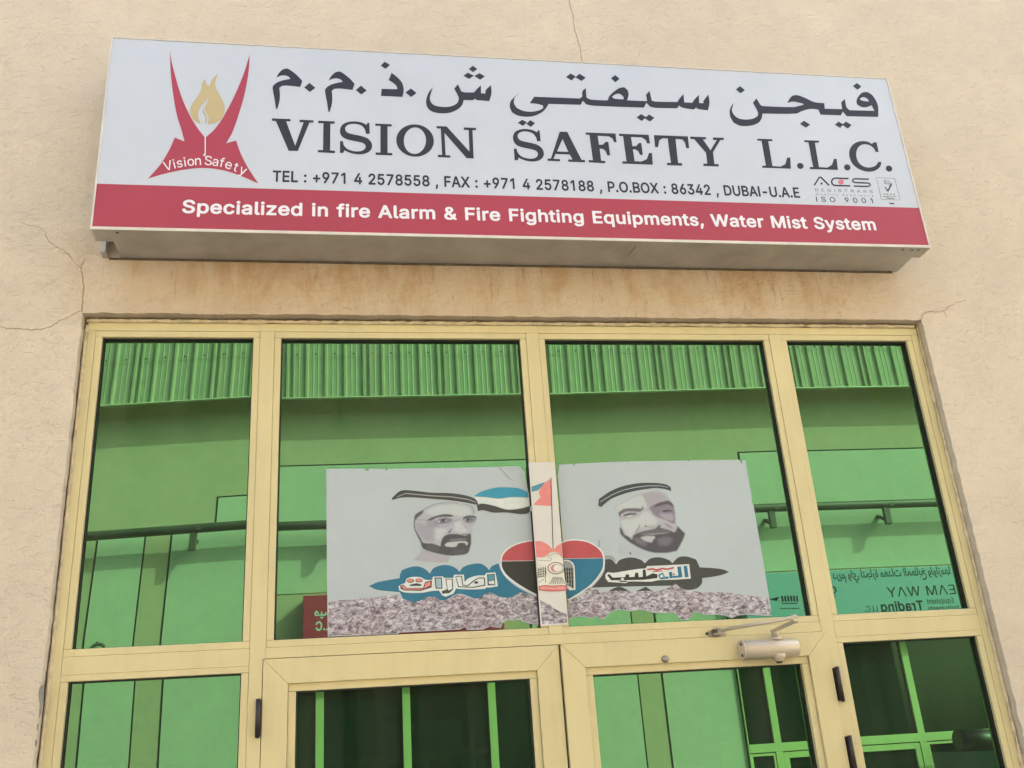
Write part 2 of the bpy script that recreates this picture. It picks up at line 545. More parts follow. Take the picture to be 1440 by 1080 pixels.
# letter outlines in 1/1000 em (stroke growth, then advance and contours per letter)
BOLD = (21, {
    ' ': (188,),
    '&': (473, '202 -28 225 -27 267 -20 311 -4 338 12 363 -15 371 -20 380 -21 456 -20 466 -13 471 -1 468 12 406 87 421 117 435 158 442 219 440 230 436 237 428 243 418 245 365 245 351 241 342 230 339 195 335 178 333 176 263 261 263 263 283 278 306 299 329 322 343 346 353 371 358 399 354 432 348 451 327 486 310 503 300 510 285 519 263 527 222 534 178 531 159 526 135 516 115 503 97 485 87 470 76 449 70 429 67 400 73 357 80 337 92 315 118 278 88 254 63 229 44 203 32 177 26 135 29 100 37 75 50 50 73 22 90 8 111 -5 141 -18 179 -26', '203 67 178 71 165 76 145 91 138 100 132 115 131 135 133 147 140 162 162 187 180 201 274 90 255 78 237 72', '199 340 176 374 171 396 172 410 180 427 191 435 211 440 227 438 236 435 249 423 254 406 252 392 235 367'),
    ',': (213, '51 -140 102 -139 110 -134 116 -125 169 63 170 71 168 79 164 85 157 90 147 92 84 92 70 88 62 79 30 -116 31 -125 35 -132 43 -138'),
    'A': (505, '29 -21 95 -21 105 -19 114 -12 119 -2 161 118 165 121 340 121 345 113 386 -2 394 -15 402 -20 411 -21 473 -21 487 -17 494 -8 496 2 493 13 310 511 305 521 296 528 286 530 217 530 203 526 194 516 9 7 8 -1 12 -11 19 -18', '199 220 198 223 251 382 306 221'),
    'E': (444, '73 -21 385 -21 397 -18 405 -11 409 3 409 54 405 68 393 77 385 78 162 78 159 81 159 205 160 208 365 208 373 209 381 214 386 221 389 232 387 292 381 301 373 306 365 307 159 308 159 430 162 431 382 431 392 433 402 441 406 455 406 506 403 517 396 526 382 530 76 530 65 528 56 520 52 506 52 3 53 -6 57 -13 65 -19'),
    'F': (435, '73 -21 135 -21 143 -20 151 -15 157 -6 159 3 159 199 356 200 370 204 378 215 380 224 378 284 374 291 364 298 356 299 159 300 159 430 162 431 379 431 389 433 399 441 403 455 403 506 399 519 393 526 379 530 76 530 65 528 56 520 52 506 52 3 53 -6 57 -13 65 -19'),
    'M': (653, '73 -21 132 -21 140 -20 148 -15 154 -6 156 3 156 302 279 -7 288 -17 302 -21 352 -21 364 -18 373 -10 495 302 496 3 497 -6 506 -17 520 -21 578 -21 588 -19 596 -13 600 -6 602 3 602 506 599 517 594 524 586 529 578 530 492 530 479 527 471 519 343 189 327 144 183 519 174 527 162 530 76 530 65 528 57 522 53 515 52 506 52 3 53 -6 57 -13 65 -19'),
    'S': (472, '228 -30 273 -28 311 -20 342 -9 376 10 401 33 416 52 428 74 438 104 442 135 439 170 427 205 412 227 386 253 367 266 329 284 232 313 187 328 164 343 153 356 149 375 150 387 154 398 165 414 187 428 205 434 236 438 267 434 286 429 303 420 316 408 325 395 329 374 333 367 344 358 411 357 423 360 431 368 434 379 433 396 430 411 422 434 405 463 382 487 365 501 343 514 312 526 272 535 245 537 197 533 170 527 148 519 114 501 83 475 71 460 58 438 47 408 44 371 48 337 64 299 88 271 113 252 151 233 180 223 296 187 325 170 333 159 338 140 336 127 332 115 316 95 295 81 263 72 230 70 201 74 186 79 174 84 158 95 146 111 134 148 122 157 114 158 45 157 34 149 30 137 35 102 44 76 60 48 84 21 103 6 134 -11 152 -17 201 -28'),
    'T': (474, '206 -21 267 -21 275 -20 283 -15 289 -6 291 3 291 430 294 431 427 431 441 435 448 444 451 455 451 506 447 520 437 528 427 530 48 530 34 526 26 517 24 506 24 455 27 442 35 434 48 431 182 431 184 429 185 3 186 -6 190 -13 198 -19'),
    'W': (711, '168 -21 240 -21 252 -18 260 -10 355 335 445 3 451 -11 458 -18 471 -21 540 -21 550 -19 558 -13 564 -1 702 501 702 515 696 524 688 529 680 530 619 530 606 527 598 519 594 510 505 162 414 510 410 520 404 526 390 530 322 530 309 527 301 519 294 499 206 162 120 495 112 519 104 527 92 530 32 530 21 528 13 522 9 515 9 501 146 -1 154 -15'),
    'a': (414, '167 -30 186 -29 220 -23 236 -18 268 -1 276 -15 284 -20 293 -21 355 -20 363 -15 369 -6 371 3 371 255 363 305 354 327 342 347 323 368 290 389 261 398 209 405 186 404 156 399 120 388 96 375 81 364 58 341 47 325 34 298 34 285 43 274 52 270 110 254 118 254 126 259 141 282 160 298 187 308 214 310 232 307 244 303 254 296 262 285 268 262 267 254 265 252 132 231 98 220 62 199 39 173 28 150 22 110 25 76 34 50 54 19 77 -2 100 -15 123 -23', '177 66 150 72 141 76 132 84 127 93 126 108 128 119 132 126 154 139 189 147 267 159 266 126 259 105 248 90 229 76 216 71 197 67'),
    'c': (421, '215 -29 250 -27 278 -21 305 -11 329 3 359 30 371 45 383 65 396 100 393 113 381 122 326 136 311 137 303 132 299 127 287 100 272 84 250 72 219 67 186 74 173 81 159 93 147 110 140 125 132 163 130 184 132 212 135 232 142 255 157 280 171 294 183 301 206 308 221 309 249 305 271 293 286 277 299 250 306 244 315 242 378 256 388 262 394 271 394 284 379 319 361 345 345 361 325 376 295 391 274 398 239 405 188 403 152 394 118 377 96 360 80 344 68 330 53 305 37 267 29 224 26 190 29 151 36 112 49 78 69 44 96 16 118 -1 133 -9 152 -17 177 -24'),
    'd': (449, '201 -29 229 -28 253 -23 279 -12 303 5 310 -13 318 -19 329 -21 390 -20 400 -13 404 -6 406 3 406 506 402 520 390 529 327 530 314 527 307 520 303 506 302 373 272 393 254 399 230 404 204 405 179 403 145 394 113 378 80 349 66 332 51 306 37 271 28 226 26 195 27 164 35 112 51 71 66 45 81 26 112 -1 141 -16 169 -25', '213 68 195 71 182 75 167 85 150 106 135 143 130 192 134 232 140 253 148 269 159 285 185 303 204 308 221 309 236 307 254 301 273 287 284 272 292 258 298 238 302 216 304 185 302 162 295 132 284 105 274 91 264 82 248 74 231 69'),
    'e': (429, '219 -29 250 -28 282 -22 304 -15 343 8 367 30 387 58 397 84 396 99 391 106 381 112 318 125 305 120 288 92 265 75 250 70 230 67 201 70 175 79 152 98 142 114 136 129 133 147 381 148 389 149 397 154 402 161 405 172 404 227 397 264 380 310 362 338 330 370 304 386 267 399 226 405 176 401 146 392 116 376 94 359 81 346 67 329 46 292 36 262 29 233 26 193 29 151 37 109 53 71 68 46 82 29 94 17 118 -1 149 -16 180 -24', '135 242 141 262 158 286 171 296 185 304 216 309 241 306 255 302 266 295 274 287 290 264 296 244 294 242'),
    'f': (279, '94 -21 160 -20 168 -15 174 -6 176 3 176 305 179 306 246 307 254 312 260 321 262 376 259 387 254 394 246 399 238 400 179 400 176 403 177 435 185 448 194 451 207 453 237 448 245 448 253 453 259 462 275 513 275 527 267 538 243 546 203 551 183 550 145 540 121 527 93 500 79 474 74 451 72 401 13 399 3 392 -1 385 -2 330 -1 321 3 314 11 308 22 306 70 306 72 304 73 3 74 -6 78 -13 86 -19'),
    'g': (450, '213 -172 250 -170 286 -163 312 -155 337 -142 357 -127 373 -110 383 -97 396 -71 402 -49 406 -14 406 376 402 390 390 399 382 400 320 399 309 390 304 373 272 393 254 399 230 404 205 405 180 403 146 394 113 378 95 363 74 341 67 332 51 306 35 267 28 228 26 187 28 155 35 116 52 76 68 51 91 26 114 10 146 -6 170 -13 204 -16 229 -15 253 -10 271 -4 291 6 300 14 302 14 301 -26 293 -47 278 -61 248 -73 213 -76 189 -73 174 -68 153 -55 127 -26 115 -21 105 -22 57 -49 48 -56 45 -61 44 -76 55 -96 77 -121 98 -139 120 -152 149 -162 176 -168', '214 80 194 83 178 88 160 101 148 116 134 152 130 196 135 236 145 264 158 284 170 295 186 303 204 308 221 309 236 307 255 301 274 287 287 271 300 235 303 219 304 182 300 149 294 131 286 115 275 101 265 92 251 86 232 81'),
    'h': (435, '66 -21 124 -21 138 -17 145 -8 148 3 148 234 149 250 157 272 172 291 196 304 217 308 243 305 259 299 270 290 277 280 285 259 288 237 288 3 292 -11 299 -18 312 -21 367 -21 377 -19 385 -13 389 -6 391 3 391 245 389 271 383 302 371 332 356 354 332 377 314 389 274 402 236 405 204 401 179 393 148 376 148 506 146 515 141 523 132 529 124 530 60 529 49 520 45 506 45 3 46 -6 50 -13 58 -19'),
    'i': (192, '66 -21 132 -20 144 -11 148 3 148 376 146 385 142 392 134 398 124 400 60 399 49 390 45 376 45 3 46 -6 50 -13 58 -19', '92 422 115 425 136 436 151 452 157 465 160 480 157 501 149 518 128 536 115 541 97 545 78 541 55 529 44 518 40 511 33 483 36 465 44 449 65 430 78 425'),
    'l': (214, '145 -23 174 -22 197 -18 209 -10 214 3 203 58 198 67 190 73 180 75 153 74 150 76 148 86 148 506 144 520 132 529 69 530 60 529 52 524 47 517 45 506 45 81 47 60 57 26 75 3 93 -10 114 -18'),
    'm': (635, '66 -21 124 -21 138 -17 145 -8 148 3 148 244 149 259 157 279 170 295 191 306 208 309 229 307 241 303 258 288 264 275 266 262 266 3 268 -8 273 -15 281 -20 290 -21 345 -21 359 -17 366 -8 369 3 369 252 370 263 377 281 389 296 405 306 427 309 450 307 464 302 475 293 485 274 488 255 488 3 490 -8 498 -17 512 -21 567 -21 575 -20 583 -15 588 -8 591 3 591 259 589 282 583 311 571 339 557 360 541 376 516 392 492 401 458 407 419 404 387 395 359 379 333 356 310 379 293 392 265 402 251 405 227 407 195 402 172 393 147 377 140 392 130 399 69 400 60 399 52 394 47 387 45 376 45 3 46 -6 50 -13 58 -19'),
    'n': (435, '66 -21 124 -21 138 -17 145 -8 148 3 148 234 149 250 157 272 172 291 196 304 217 308 243 305 259 299 270 290 277 280 285 259 288 237 288 3 291 -10 299 -18 312 -21 367 -21 377 -19 387 -11 391 3 391 245 387 282 382 305 369 335 356 354 336 374 320 386 295 396 278 401 250 405 204 401 179 393 153 379 147 374 140 392 132 398 122 400 69 400 58 398 49 390 45 376 45 3 46 -6 50 -13 58 -19'),
    'p': (449, '66 -164 124 -164 138 -160 145 -151 148 -140 148 3 173 -13 200 -24 235 -29 281 -25 305 -17 323 -9 338 -1 358 15 385 45 402 77 414 112 423 163 423 215 414 265 402 300 382 334 364 354 340 376 308 393 271 403 247 405 221 404 196 399 177 393 147 372 144 385 140 392 132 398 122 400 60 399 52 394 47 387 45 376 45 -140 46 -149 50 -156 58 -162', '229 68 211 71 197 76 176 91 166 105 157 123 150 145 148 162 147 199 151 237 164 270 175 285 186 295 201 303 220 308 236 309 255 306 268 302 290 286 301 272 316 232 319 215 320 179 316 146 309 125 302 109 290 93 282 85 265 74 247 69'),
    'q': (449, '324 -164 390 -163 402 -154 406 -140 406 376 404 385 398 394 390 399 329 400 318 398 310 392 306 385 303 372 272 393 254 399 230 404 204 405 179 403 148 395 113 378 93 362 66 332 46 295 35 265 27 214 26 183 28 152 36 109 51 71 66 45 81 26 112 -1 145 -17 179 -27 204 -29 229 -28 253 -23 262 -20 286 -8 302 3 303 -140 304 -149 308 -156 316 -162', '213 68 195 71 182 75 167 85 150 106 135 143 130 192 134 232 140 253 148 269 159 285 185 303 204 308 221 309 236 307 254 301 273 287 284 272 292 258 298 238 302 216 304 185 302 162 295 132 284 105 274 91 264 82 248 74 231 69'),
    'r': (284, '66 -21 124 -21 138 -17 145 -8 148 3 148 242 151 261 156 273 168 287 181 296 191 300 219 305 255 301 263 303 271 309 275 316 277 325 277 381 273 395 263 403 253 405 224 406 195 402 175 396 146 379 138 394 130 399 122 400 60 399 52 394 47 387 45 376 45 3 46 -6 50 -13 58 -19'),
    's': (390, '183 -29 223 -28 257 -21 279 -14 306 1 321 13 342 36 356 61 364 93 365 108 361 135 352 160 338 180 314 202 275 221 166 251 153 257 145 265 143 274 144 285 155 299 170 307 198 312 222 309 241 301 250 291 264 265 275 257 290 258 338 269 348 273 354 279 357 292 350 315 329 350 313 367 296 380 273 392 251 399 225 404 190 405 148 399 121 390 96 377 82 366 61 344 47 318 42 303 40 287 39 273 42 245 51 220 66 198 90 177 122 161 153 151 237 129 252 121 256 115 259 104 258 96 254 87 247 81 229 72 197 66 172 69 149 77 140 85 133 96 125 117 120 122 112 127 96 126 45 115 35 109 31 104 28 94 29 85 33 69 40 53 56 28 77 7 94 -5 120 -17 140 -23'),
    't': (252, '176 -25 204 -24 229 -19 241 -11 246 2 235 58 230 67 222 73 214 75 188 71 170 73 163 77 160 94 160 304 163 306 214 306 224 308 232 314 236 321 238 330 236 385 230 394 222 399 160 401 160 468 157 479 150 488 136 492 72 491 64 486 58 477 56 401 13 399 5 394 0 387 -2 376 -1 321 5 312 13 307 54 306 56 304 57 91 61 57 72 30 93 4 115 -11 142 -20'),
    'u': (435, '189 -26 230 -22 255 -14 282 0 288 6 291 -6 295 -13 303 -19 314 -21 375 -20 383 -15 388 -8 391 3 391 376 387 390 377 398 367 400 312 400 298 396 290 387 288 376 288 145 286 131 277 107 263 88 239 75 219 71 192 74 176 80 166 88 157 101 150 119 148 140 148 376 144 389 136 397 124 400 69 400 55 396 47 387 45 376 45 127 46 110 53 75 64 48 77 28 102 3 117 -7 143 -18'),
    'y': (414, '98 -166 122 -165 142 -161 158 -156 173 -148 192 -134 205 -121 225 -90 238 -60 402 369 403 385 399 392 393 397 381 400 321 400 308 397 300 389 207 133 118 381 113 391 104 398 94 400 33 400 20 397 12 389 9 380 11 369 153 0 138 -45 125 -62 117 -67 109 -69 76 -65 68 -66 58 -73 53 -82 40 -130 39 -139 42 -149 46 -154 56 -160'),
    'z': (405, '55 -21 349 -21 359 -19 369 -11 373 3 373 53 369 67 359 75 349 77 179 78 363 319 367 333 367 376 364 387 357 396 343 400 64 400 53 398 44 390 40 376 40 326 44 312 53 304 64 302 225 301 37 57 34 44 35 -6 42 -16'),
})
SEMI = (19, {
    ' ': (188,),
    '+': (476, '210 15 263 15 274 17 282 25 285 37 286 152 408 154 418 163 421 175 420 230 417 237 410 243 399 245 286 246 285 366 282 373 278 378 272 382 263 383 212 383 200 380 193 372 190 361 190 246 67 244 56 235 53 223 55 167 58 161 65 155 75 153 190 152 190 37 192 28 195 23 202 17'),
    ',': (211, '50 -138 101 -137 107 -133 113 -125 166 63 166 77 163 82 156 88 145 90 82 90 70 87 63 79 31 -116 32 -125 35 -130 42 -136'),
    '-': (476, '126 169 345 169 354 170 364 179 367 191 366 250 357 260 345 263 128 263 120 262 114 258 108 250 106 191 108 182 111 177 118 171'),
    '.': (211, '101 -23 126 -20 138 -16 147 -9 163 9 169 22 171 38 169 60 158 80 138 98 123 103 106 106 87 102 74 97 67 91 50 73 45 60 42 44 45 22 52 6 74 -15 87 -20'),
    '1': (476, '224 -19 284 -19 293 -18 303 -9 306 3 306 506 304 517 299 523 293 527 284 528 211 528 201 526 89 444 81 435 78 424 80 352 86 344 96 340 107 342 204 411 204 3 206 -6 209 -11 216 -17'),
    '2': (476, '76 -19 397 -19 409 -16 417 -8 419 3 419 54 416 66 408 74 397 76 206 77 293 168 362 247 391 290 406 328 410 354 411 376 408 406 400 432 388 455 375 473 352 496 324 515 297 525 238 535 208 532 175 525 146 513 120 496 96 472 78 445 68 422 62 400 58 366 61 353 72 344 135 343 147 346 156 356 161 390 175 416 185 425 198 433 210 437 233 441 265 436 291 423 303 409 309 397 312 366 310 349 304 332 290 309 276 290 59 57 56 45 58 -6 66 -16'),
    '3': (476, '223 -26 251 -25 272 -22 297 -16 330 -4 357 13 383 37 397 56 413 86 421 124 423 143 422 163 420 181 413 202 398 232 383 252 354 278 322 295 298 303 274 308 400 452 402 463 402 506 399 518 389 527 380 528 84 528 72 525 64 515 62 455 65 443 74 435 84 433 260 432 152 309 149 297 149 251 152 239 163 230 230 228 259 223 278 217 302 200 310 188 317 172 321 151 320 125 310 103 292 85 274 77 248 70 211 70 180 78 171 82 160 91 151 100 146 110 136 141 126 150 117 151 50 150 39 141 37 132 42 97 51 72 67 45 92 20 109 6 142 -9 166 -17 189 -22'),
    '4': (476, '294 -19 351 -19 362 -17 369 -11 372 -6 373 3 374 85 376 86 421 86 432 88 439 94 442 99 443 108 443 160 440 172 430 181 374 183 373 315 372 324 369 329 362 335 351 337 296 337 284 334 277 326 274 315 274 183 153 183 340 502 339 517 334 523 328 527 261 528 249 525 241 516 36 169 32 156 32 108 35 97 40 91 46 87 54 86 273 86 274 83 276 -6 284 -16'),
    '5': (476, '226 -26 274 -21 307 -12 329 -2 340 6 356 18 378 40 396 66 411 98 419 140 421 161 420 187 415 218 397 261 375 292 354 313 334 327 312 339 293 345 243 353 200 348 169 338 179 430 182 433 374 433 385 435 393 443 396 455 396 506 393 518 383 527 374 528 110 528 98 525 91 518 89 512 60 263 60 254 62 244 69 237 75 235 138 227 148 229 169 244 199 254 224 258 247 256 270 249 290 236 307 214 316 192 320 164 319 149 316 130 308 112 298 97 283 84 267 75 253 71 227 69 211 71 195 76 183 83 165 100 155 120 150 138 145 144 139 148 74 149 62 146 55 138 53 129 54 112 57 98 65 75 78 50 104 22 121 8 141 -5 169 -16 204 -24'),
    '6': (476, '233 -26 267 -23 300 -15 330 -3 354 14 378 38 395 63 409 94 416 119 419 162 416 196 410 219 399 247 381 274 361 294 334 313 310 322 286 329 266 332 235 333 350 500 352 507 350 517 345 523 339 527 266 528 256 526 247 518 104 307 77 253 64 216 59 196 56 157 58 131 64 104 79 65 97 39 121 15 151 -5 178 -16 198 -21', '234 67 222 69 205 74 195 79 177 94 168 108 160 127 156 141 155 165 158 183 166 204 175 218 184 227 196 236 212 242 231 246 244 246 271 240 289 229 298 220 309 203 316 188 318 176 319 150 318 135 312 117 293 88 280 79 267 73 248 68'),
    '7': (476, '109 -19 173 -19 185 -16 194 -7 419 440 421 451 421 506 418 518 410 526 399 528 76 528 64 525 57 517 54 506 54 455 57 443 68 434 76 433 302 433 305 431 92 9 90 -1 92 -9 99 -16'),
    '8': (476, '230 -26 270 -24 305 -17 335 -7 365 11 392 35 405 52 418 73 427 101 431 134 425 180 414 206 394 236 375 255 358 267 386 298 400 321 408 346 412 381 408 414 401 438 388 460 376 476 349 501 324 516 298 526 265 533 241 535 209 533 185 528 147 514 125 501 114 491 87 462 78 446 72 433 67 414 62 381 67 346 75 321 88 298 117 267 100 255 81 236 61 207 50 177 44 142 48 101 57 75 71 50 97 22 119 5 141 -7 164 -15 205 -24', '229 68 204 72 189 77 163 93 151 110 148 121 145 138 148 156 157 178 165 189 191 207 206 212 230 216 256 215 269 212 284 207 298 198 309 190 317 179 328 150 329 137 327 121 323 110 312 93 290 78 257 69', '231 309 212 312 200 316 180 330 172 341 165 359 163 371 165 392 169 403 180 421 194 431 222 440 243 441 257 439 289 426 303 410 310 392 311 381 310 359 302 340 287 323 264 312'),
    '9': (476, '142 -19 208 -19 219 -17 228 -9 367 197 391 239 411 289 418 331 418 367 410 412 399 437 378 470 354 494 331 510 301 524 266 532 235 535 198 530 175 524 158 517 122 495 98 471 80 446 66 415 57 371 56 347 58 322 65 290 78 260 91 241 118 213 138 198 157 189 168 185 189 180 239 175 125 9 123 -1 125 -9 132 -16', '234 262 219 265 196 273 175 291 167 303 160 321 155 354 158 374 163 390 173 410 184 421 195 430 212 437 231 441 244 441 271 435 280 430 299 414 309 398 316 382 319 358 319 343 314 315 301 291 293 282 280 273 267 267'),
    ':': (211, '101 -23 126 -20 138 -16 147 -9 163 9 169 22 171 38 169 60 158 80 138 98 123 103 106 106 87 102 74 97 67 91 50 73 45 60 42 44 45 22 52 6 74 -15 87 -20', '101 252 125 254 139 261 149 268 163 285 169 297 171 313 169 335 162 349 156 358 136 374 106 381 87 377 74 372 65 365 49 346 42 319 45 297 50 284 56 277 76 260 88 254'),
    'A': (503, '28 -19 93 -19 104 -17 112 -10 158 118 162 123 340 123 346 113 388 -5 395 -14 401 -18 409 -19 471 -19 483 -16 491 -8 493 2 490 13 400 258 307 511 303 519 295 526 284 528 215 528 203 525 195 516 10 7 9 -1 11 -9 18 -16', '195 218 194 220 250 389 308 219'),
    'B': (479, '72 -19 264 -19 295 -17 333 -10 362 0 389 15 415 40 428 58 440 84 447 120 447 152 441 188 430 212 417 232 398 251 374 267 388 278 404 295 415 311 421 326 426 344 428 366 425 407 419 428 411 447 396 469 374 491 349 508 320 519 285 526 257 528 74 528 62 525 55 517 52 506 52 3 54 -6 57 -11 64 -17', '157 76 155 79 155 209 157 212 261 212 293 207 309 201 324 191 334 179 342 165 347 142 346 120 339 106 331 96 314 85 294 80 259 76', '157 304 155 307 155 430 157 433 253 433 278 430 300 423 311 415 320 403 326 388 328 373 327 356 318 336 311 326 303 320 280 309 251 304'),
    'C': (533, '274 -26 304 -25 334 -20 354 -14 387 -2 404 8 426 24 451 47 475 81 490 110 503 158 500 169 490 178 481 179 414 178 403 169 391 136 384 124 369 105 347 89 332 82 309 75 284 72 247 76 229 81 207 91 185 108 165 132 154 153 144 179 137 209 133 250 136 294 143 327 155 358 168 381 183 398 205 416 228 427 252 434 284 437 309 434 344 422 374 399 384 385 393 369 403 339 412 331 422 329 481 329 493 332 502 342 503 350 497 378 482 416 461 450 434 478 404 501 376 515 337 528 282 535 228 529 193 519 161 505 151 500 123 477 89 441 65 402 47 359 36 305 32 257 36 203 47 150 65 106 89 67 122 32 145 14 189 -10 227 -20'),
    'D': (525, '72 -19 235 -19 278 -16 328 -4 371 14 405 38 437 71 460 109 479 155 488 205 492 252 488 306 479 355 462 398 438 438 405 472 374 494 328 514 283 524 239 528 74 528 64 526 55 518 52 506 52 3 54 -6 57 -11 64 -17', '157 76 155 79 156 432 158 433 235 433 260 431 295 423 321 412 344 395 359 378 372 355 385 318 390 281 390 229 384 189 373 157 358 132 343 114 319 97 292 86 256 78 230 76'),
    'E': (442, '72 -19 383 -19 394 -17 402 -9 405 3 405 54 402 66 392 75 383 76 158 76 155 79 155 207 157 210 363 210 372 211 379 216 383 221 385 232 384 292 381 297 372 304 363 305 156 306 156 432 158 433 380 433 389 434 399 443 402 455 402 506 400 517 392 525 380 528 74 528 64 526 55 518 52 506 52 3 54 -6 57 -11 64 -17'),
    'F': (433, '72 -19 133 -19 145 -16 154 -6 155 3 156 201 354 202 366 205 375 215 376 275 373 287 363 296 354 297 156 298 156 432 158 433 377 433 388 435 396 443 399 455 399 506 397 517 389 525 377 528 74 528 64 526 55 518 52 506 52 3 54 -6 57 -11 64 -17'),
    'I': (211, '72 -19 136 -19 145 -18 155 -9 158 3 158 506 156 517 151 523 145 527 136 528 66 527 55 518 52 506 52 3 54 -6 57 -11 64 -17'),
    'L': (416, '72 -19 369 -19 378 -18 385 -13 389 -8 391 3 390 63 384 71 378 75 369 76 158 76 156 77 155 506 153 517 148 523 142 527 133 528 66 527 55 518 52 506 52 3 54 -6 57 -11 64 -17'),
    'O': (556, '274 -26 330 -20 368 -10 405 9 435 32 450 47 470 70 491 105 508 147 520 204 523 248 520 304 510 356 493 400 468 441 434 477 404 501 364 519 329 529 280 535 228 529 193 519 161 505 151 500 123 477 89 441 65 402 47 359 36 305 32 257 36 203 47 150 65 106 89 67 122 32 145 14 189 -10 227 -20', '273 72 249 75 235 79 207 91 185 108 171 125 155 150 143 181 136 214 133 258 136 294 143 327 154 356 171 384 185 401 205 417 229 427 252 434 280 437 309 433 336 425 350 417 371 401 387 382 402 357 414 324 420 293 422 247 420 215 414 184 402 152 386 124 371 108 353 94 332 82 308 75'),
    'P': (468, '72 -19 133 -19 145 -16 153 -8 155 3 156 166 271 168 321 177 352 190 377 207 401 231 418 256 430 287 437 319 439 352 434 394 419 437 403 461 380 485 352 504 321 517 282 525 249 528 74 528 62 525 55 517 52 506 52 3 54 -6 57 -11 64 -17', '157 261 155 264 156 432 266 432 298 423 318 408 327 394 333 377 336 355 336 341 333 318 328 304 320 290 313 282 292 269 267 263 247 261'),
    'T': (472, '205 -19 265 -19 277 -16 286 -6 287 3 288 432 290 433 425 433 437 436 445 444 447 455 447 506 444 518 436 526 425 528 46 528 34 525 27 517 24 506 24 455 27 443 36 435 46 433 182 433 185 431 185 3 187 -6 190 -11 197 -17'),
    'U': (540, '261 -27 296 -26 323 -22 351 -15 384 -1 415 19 443 47 460 70 476 104 483 131 487 170 487 506 484 518 474 527 407 528 395 525 388 517 385 506 385 175 383 155 372 123 353 98 334 85 316 78 298 73 280 71 242 73 227 77 205 86 188 98 180 106 170 121 161 141 154 175 154 506 152 517 144 525 132 528 74 528 62 525 54 515 52 506 52 171 57 131 64 104 80 70 97 47 132 14 159 -3 193 -16 232 -25'),
    'X': (497, '30 -19 99 -19 108 -18 114 -14 124 -2 208 117 249 178 289 117 372 -2 382 -14 388 -18 396 -19 464 -19 475 -17 482 -11 486 -1 482 12 311 262 315 270 473 499 476 507 475 515 469 523 463 527 454 528 388 528 380 527 374 523 364 511 295 412 249 343 198 421 134 515 127 523 121 527 112 528 43 528 33 526 26 520 22 510 26 497 188 261 13 10 11 2 13 -9 20 -16'),
})
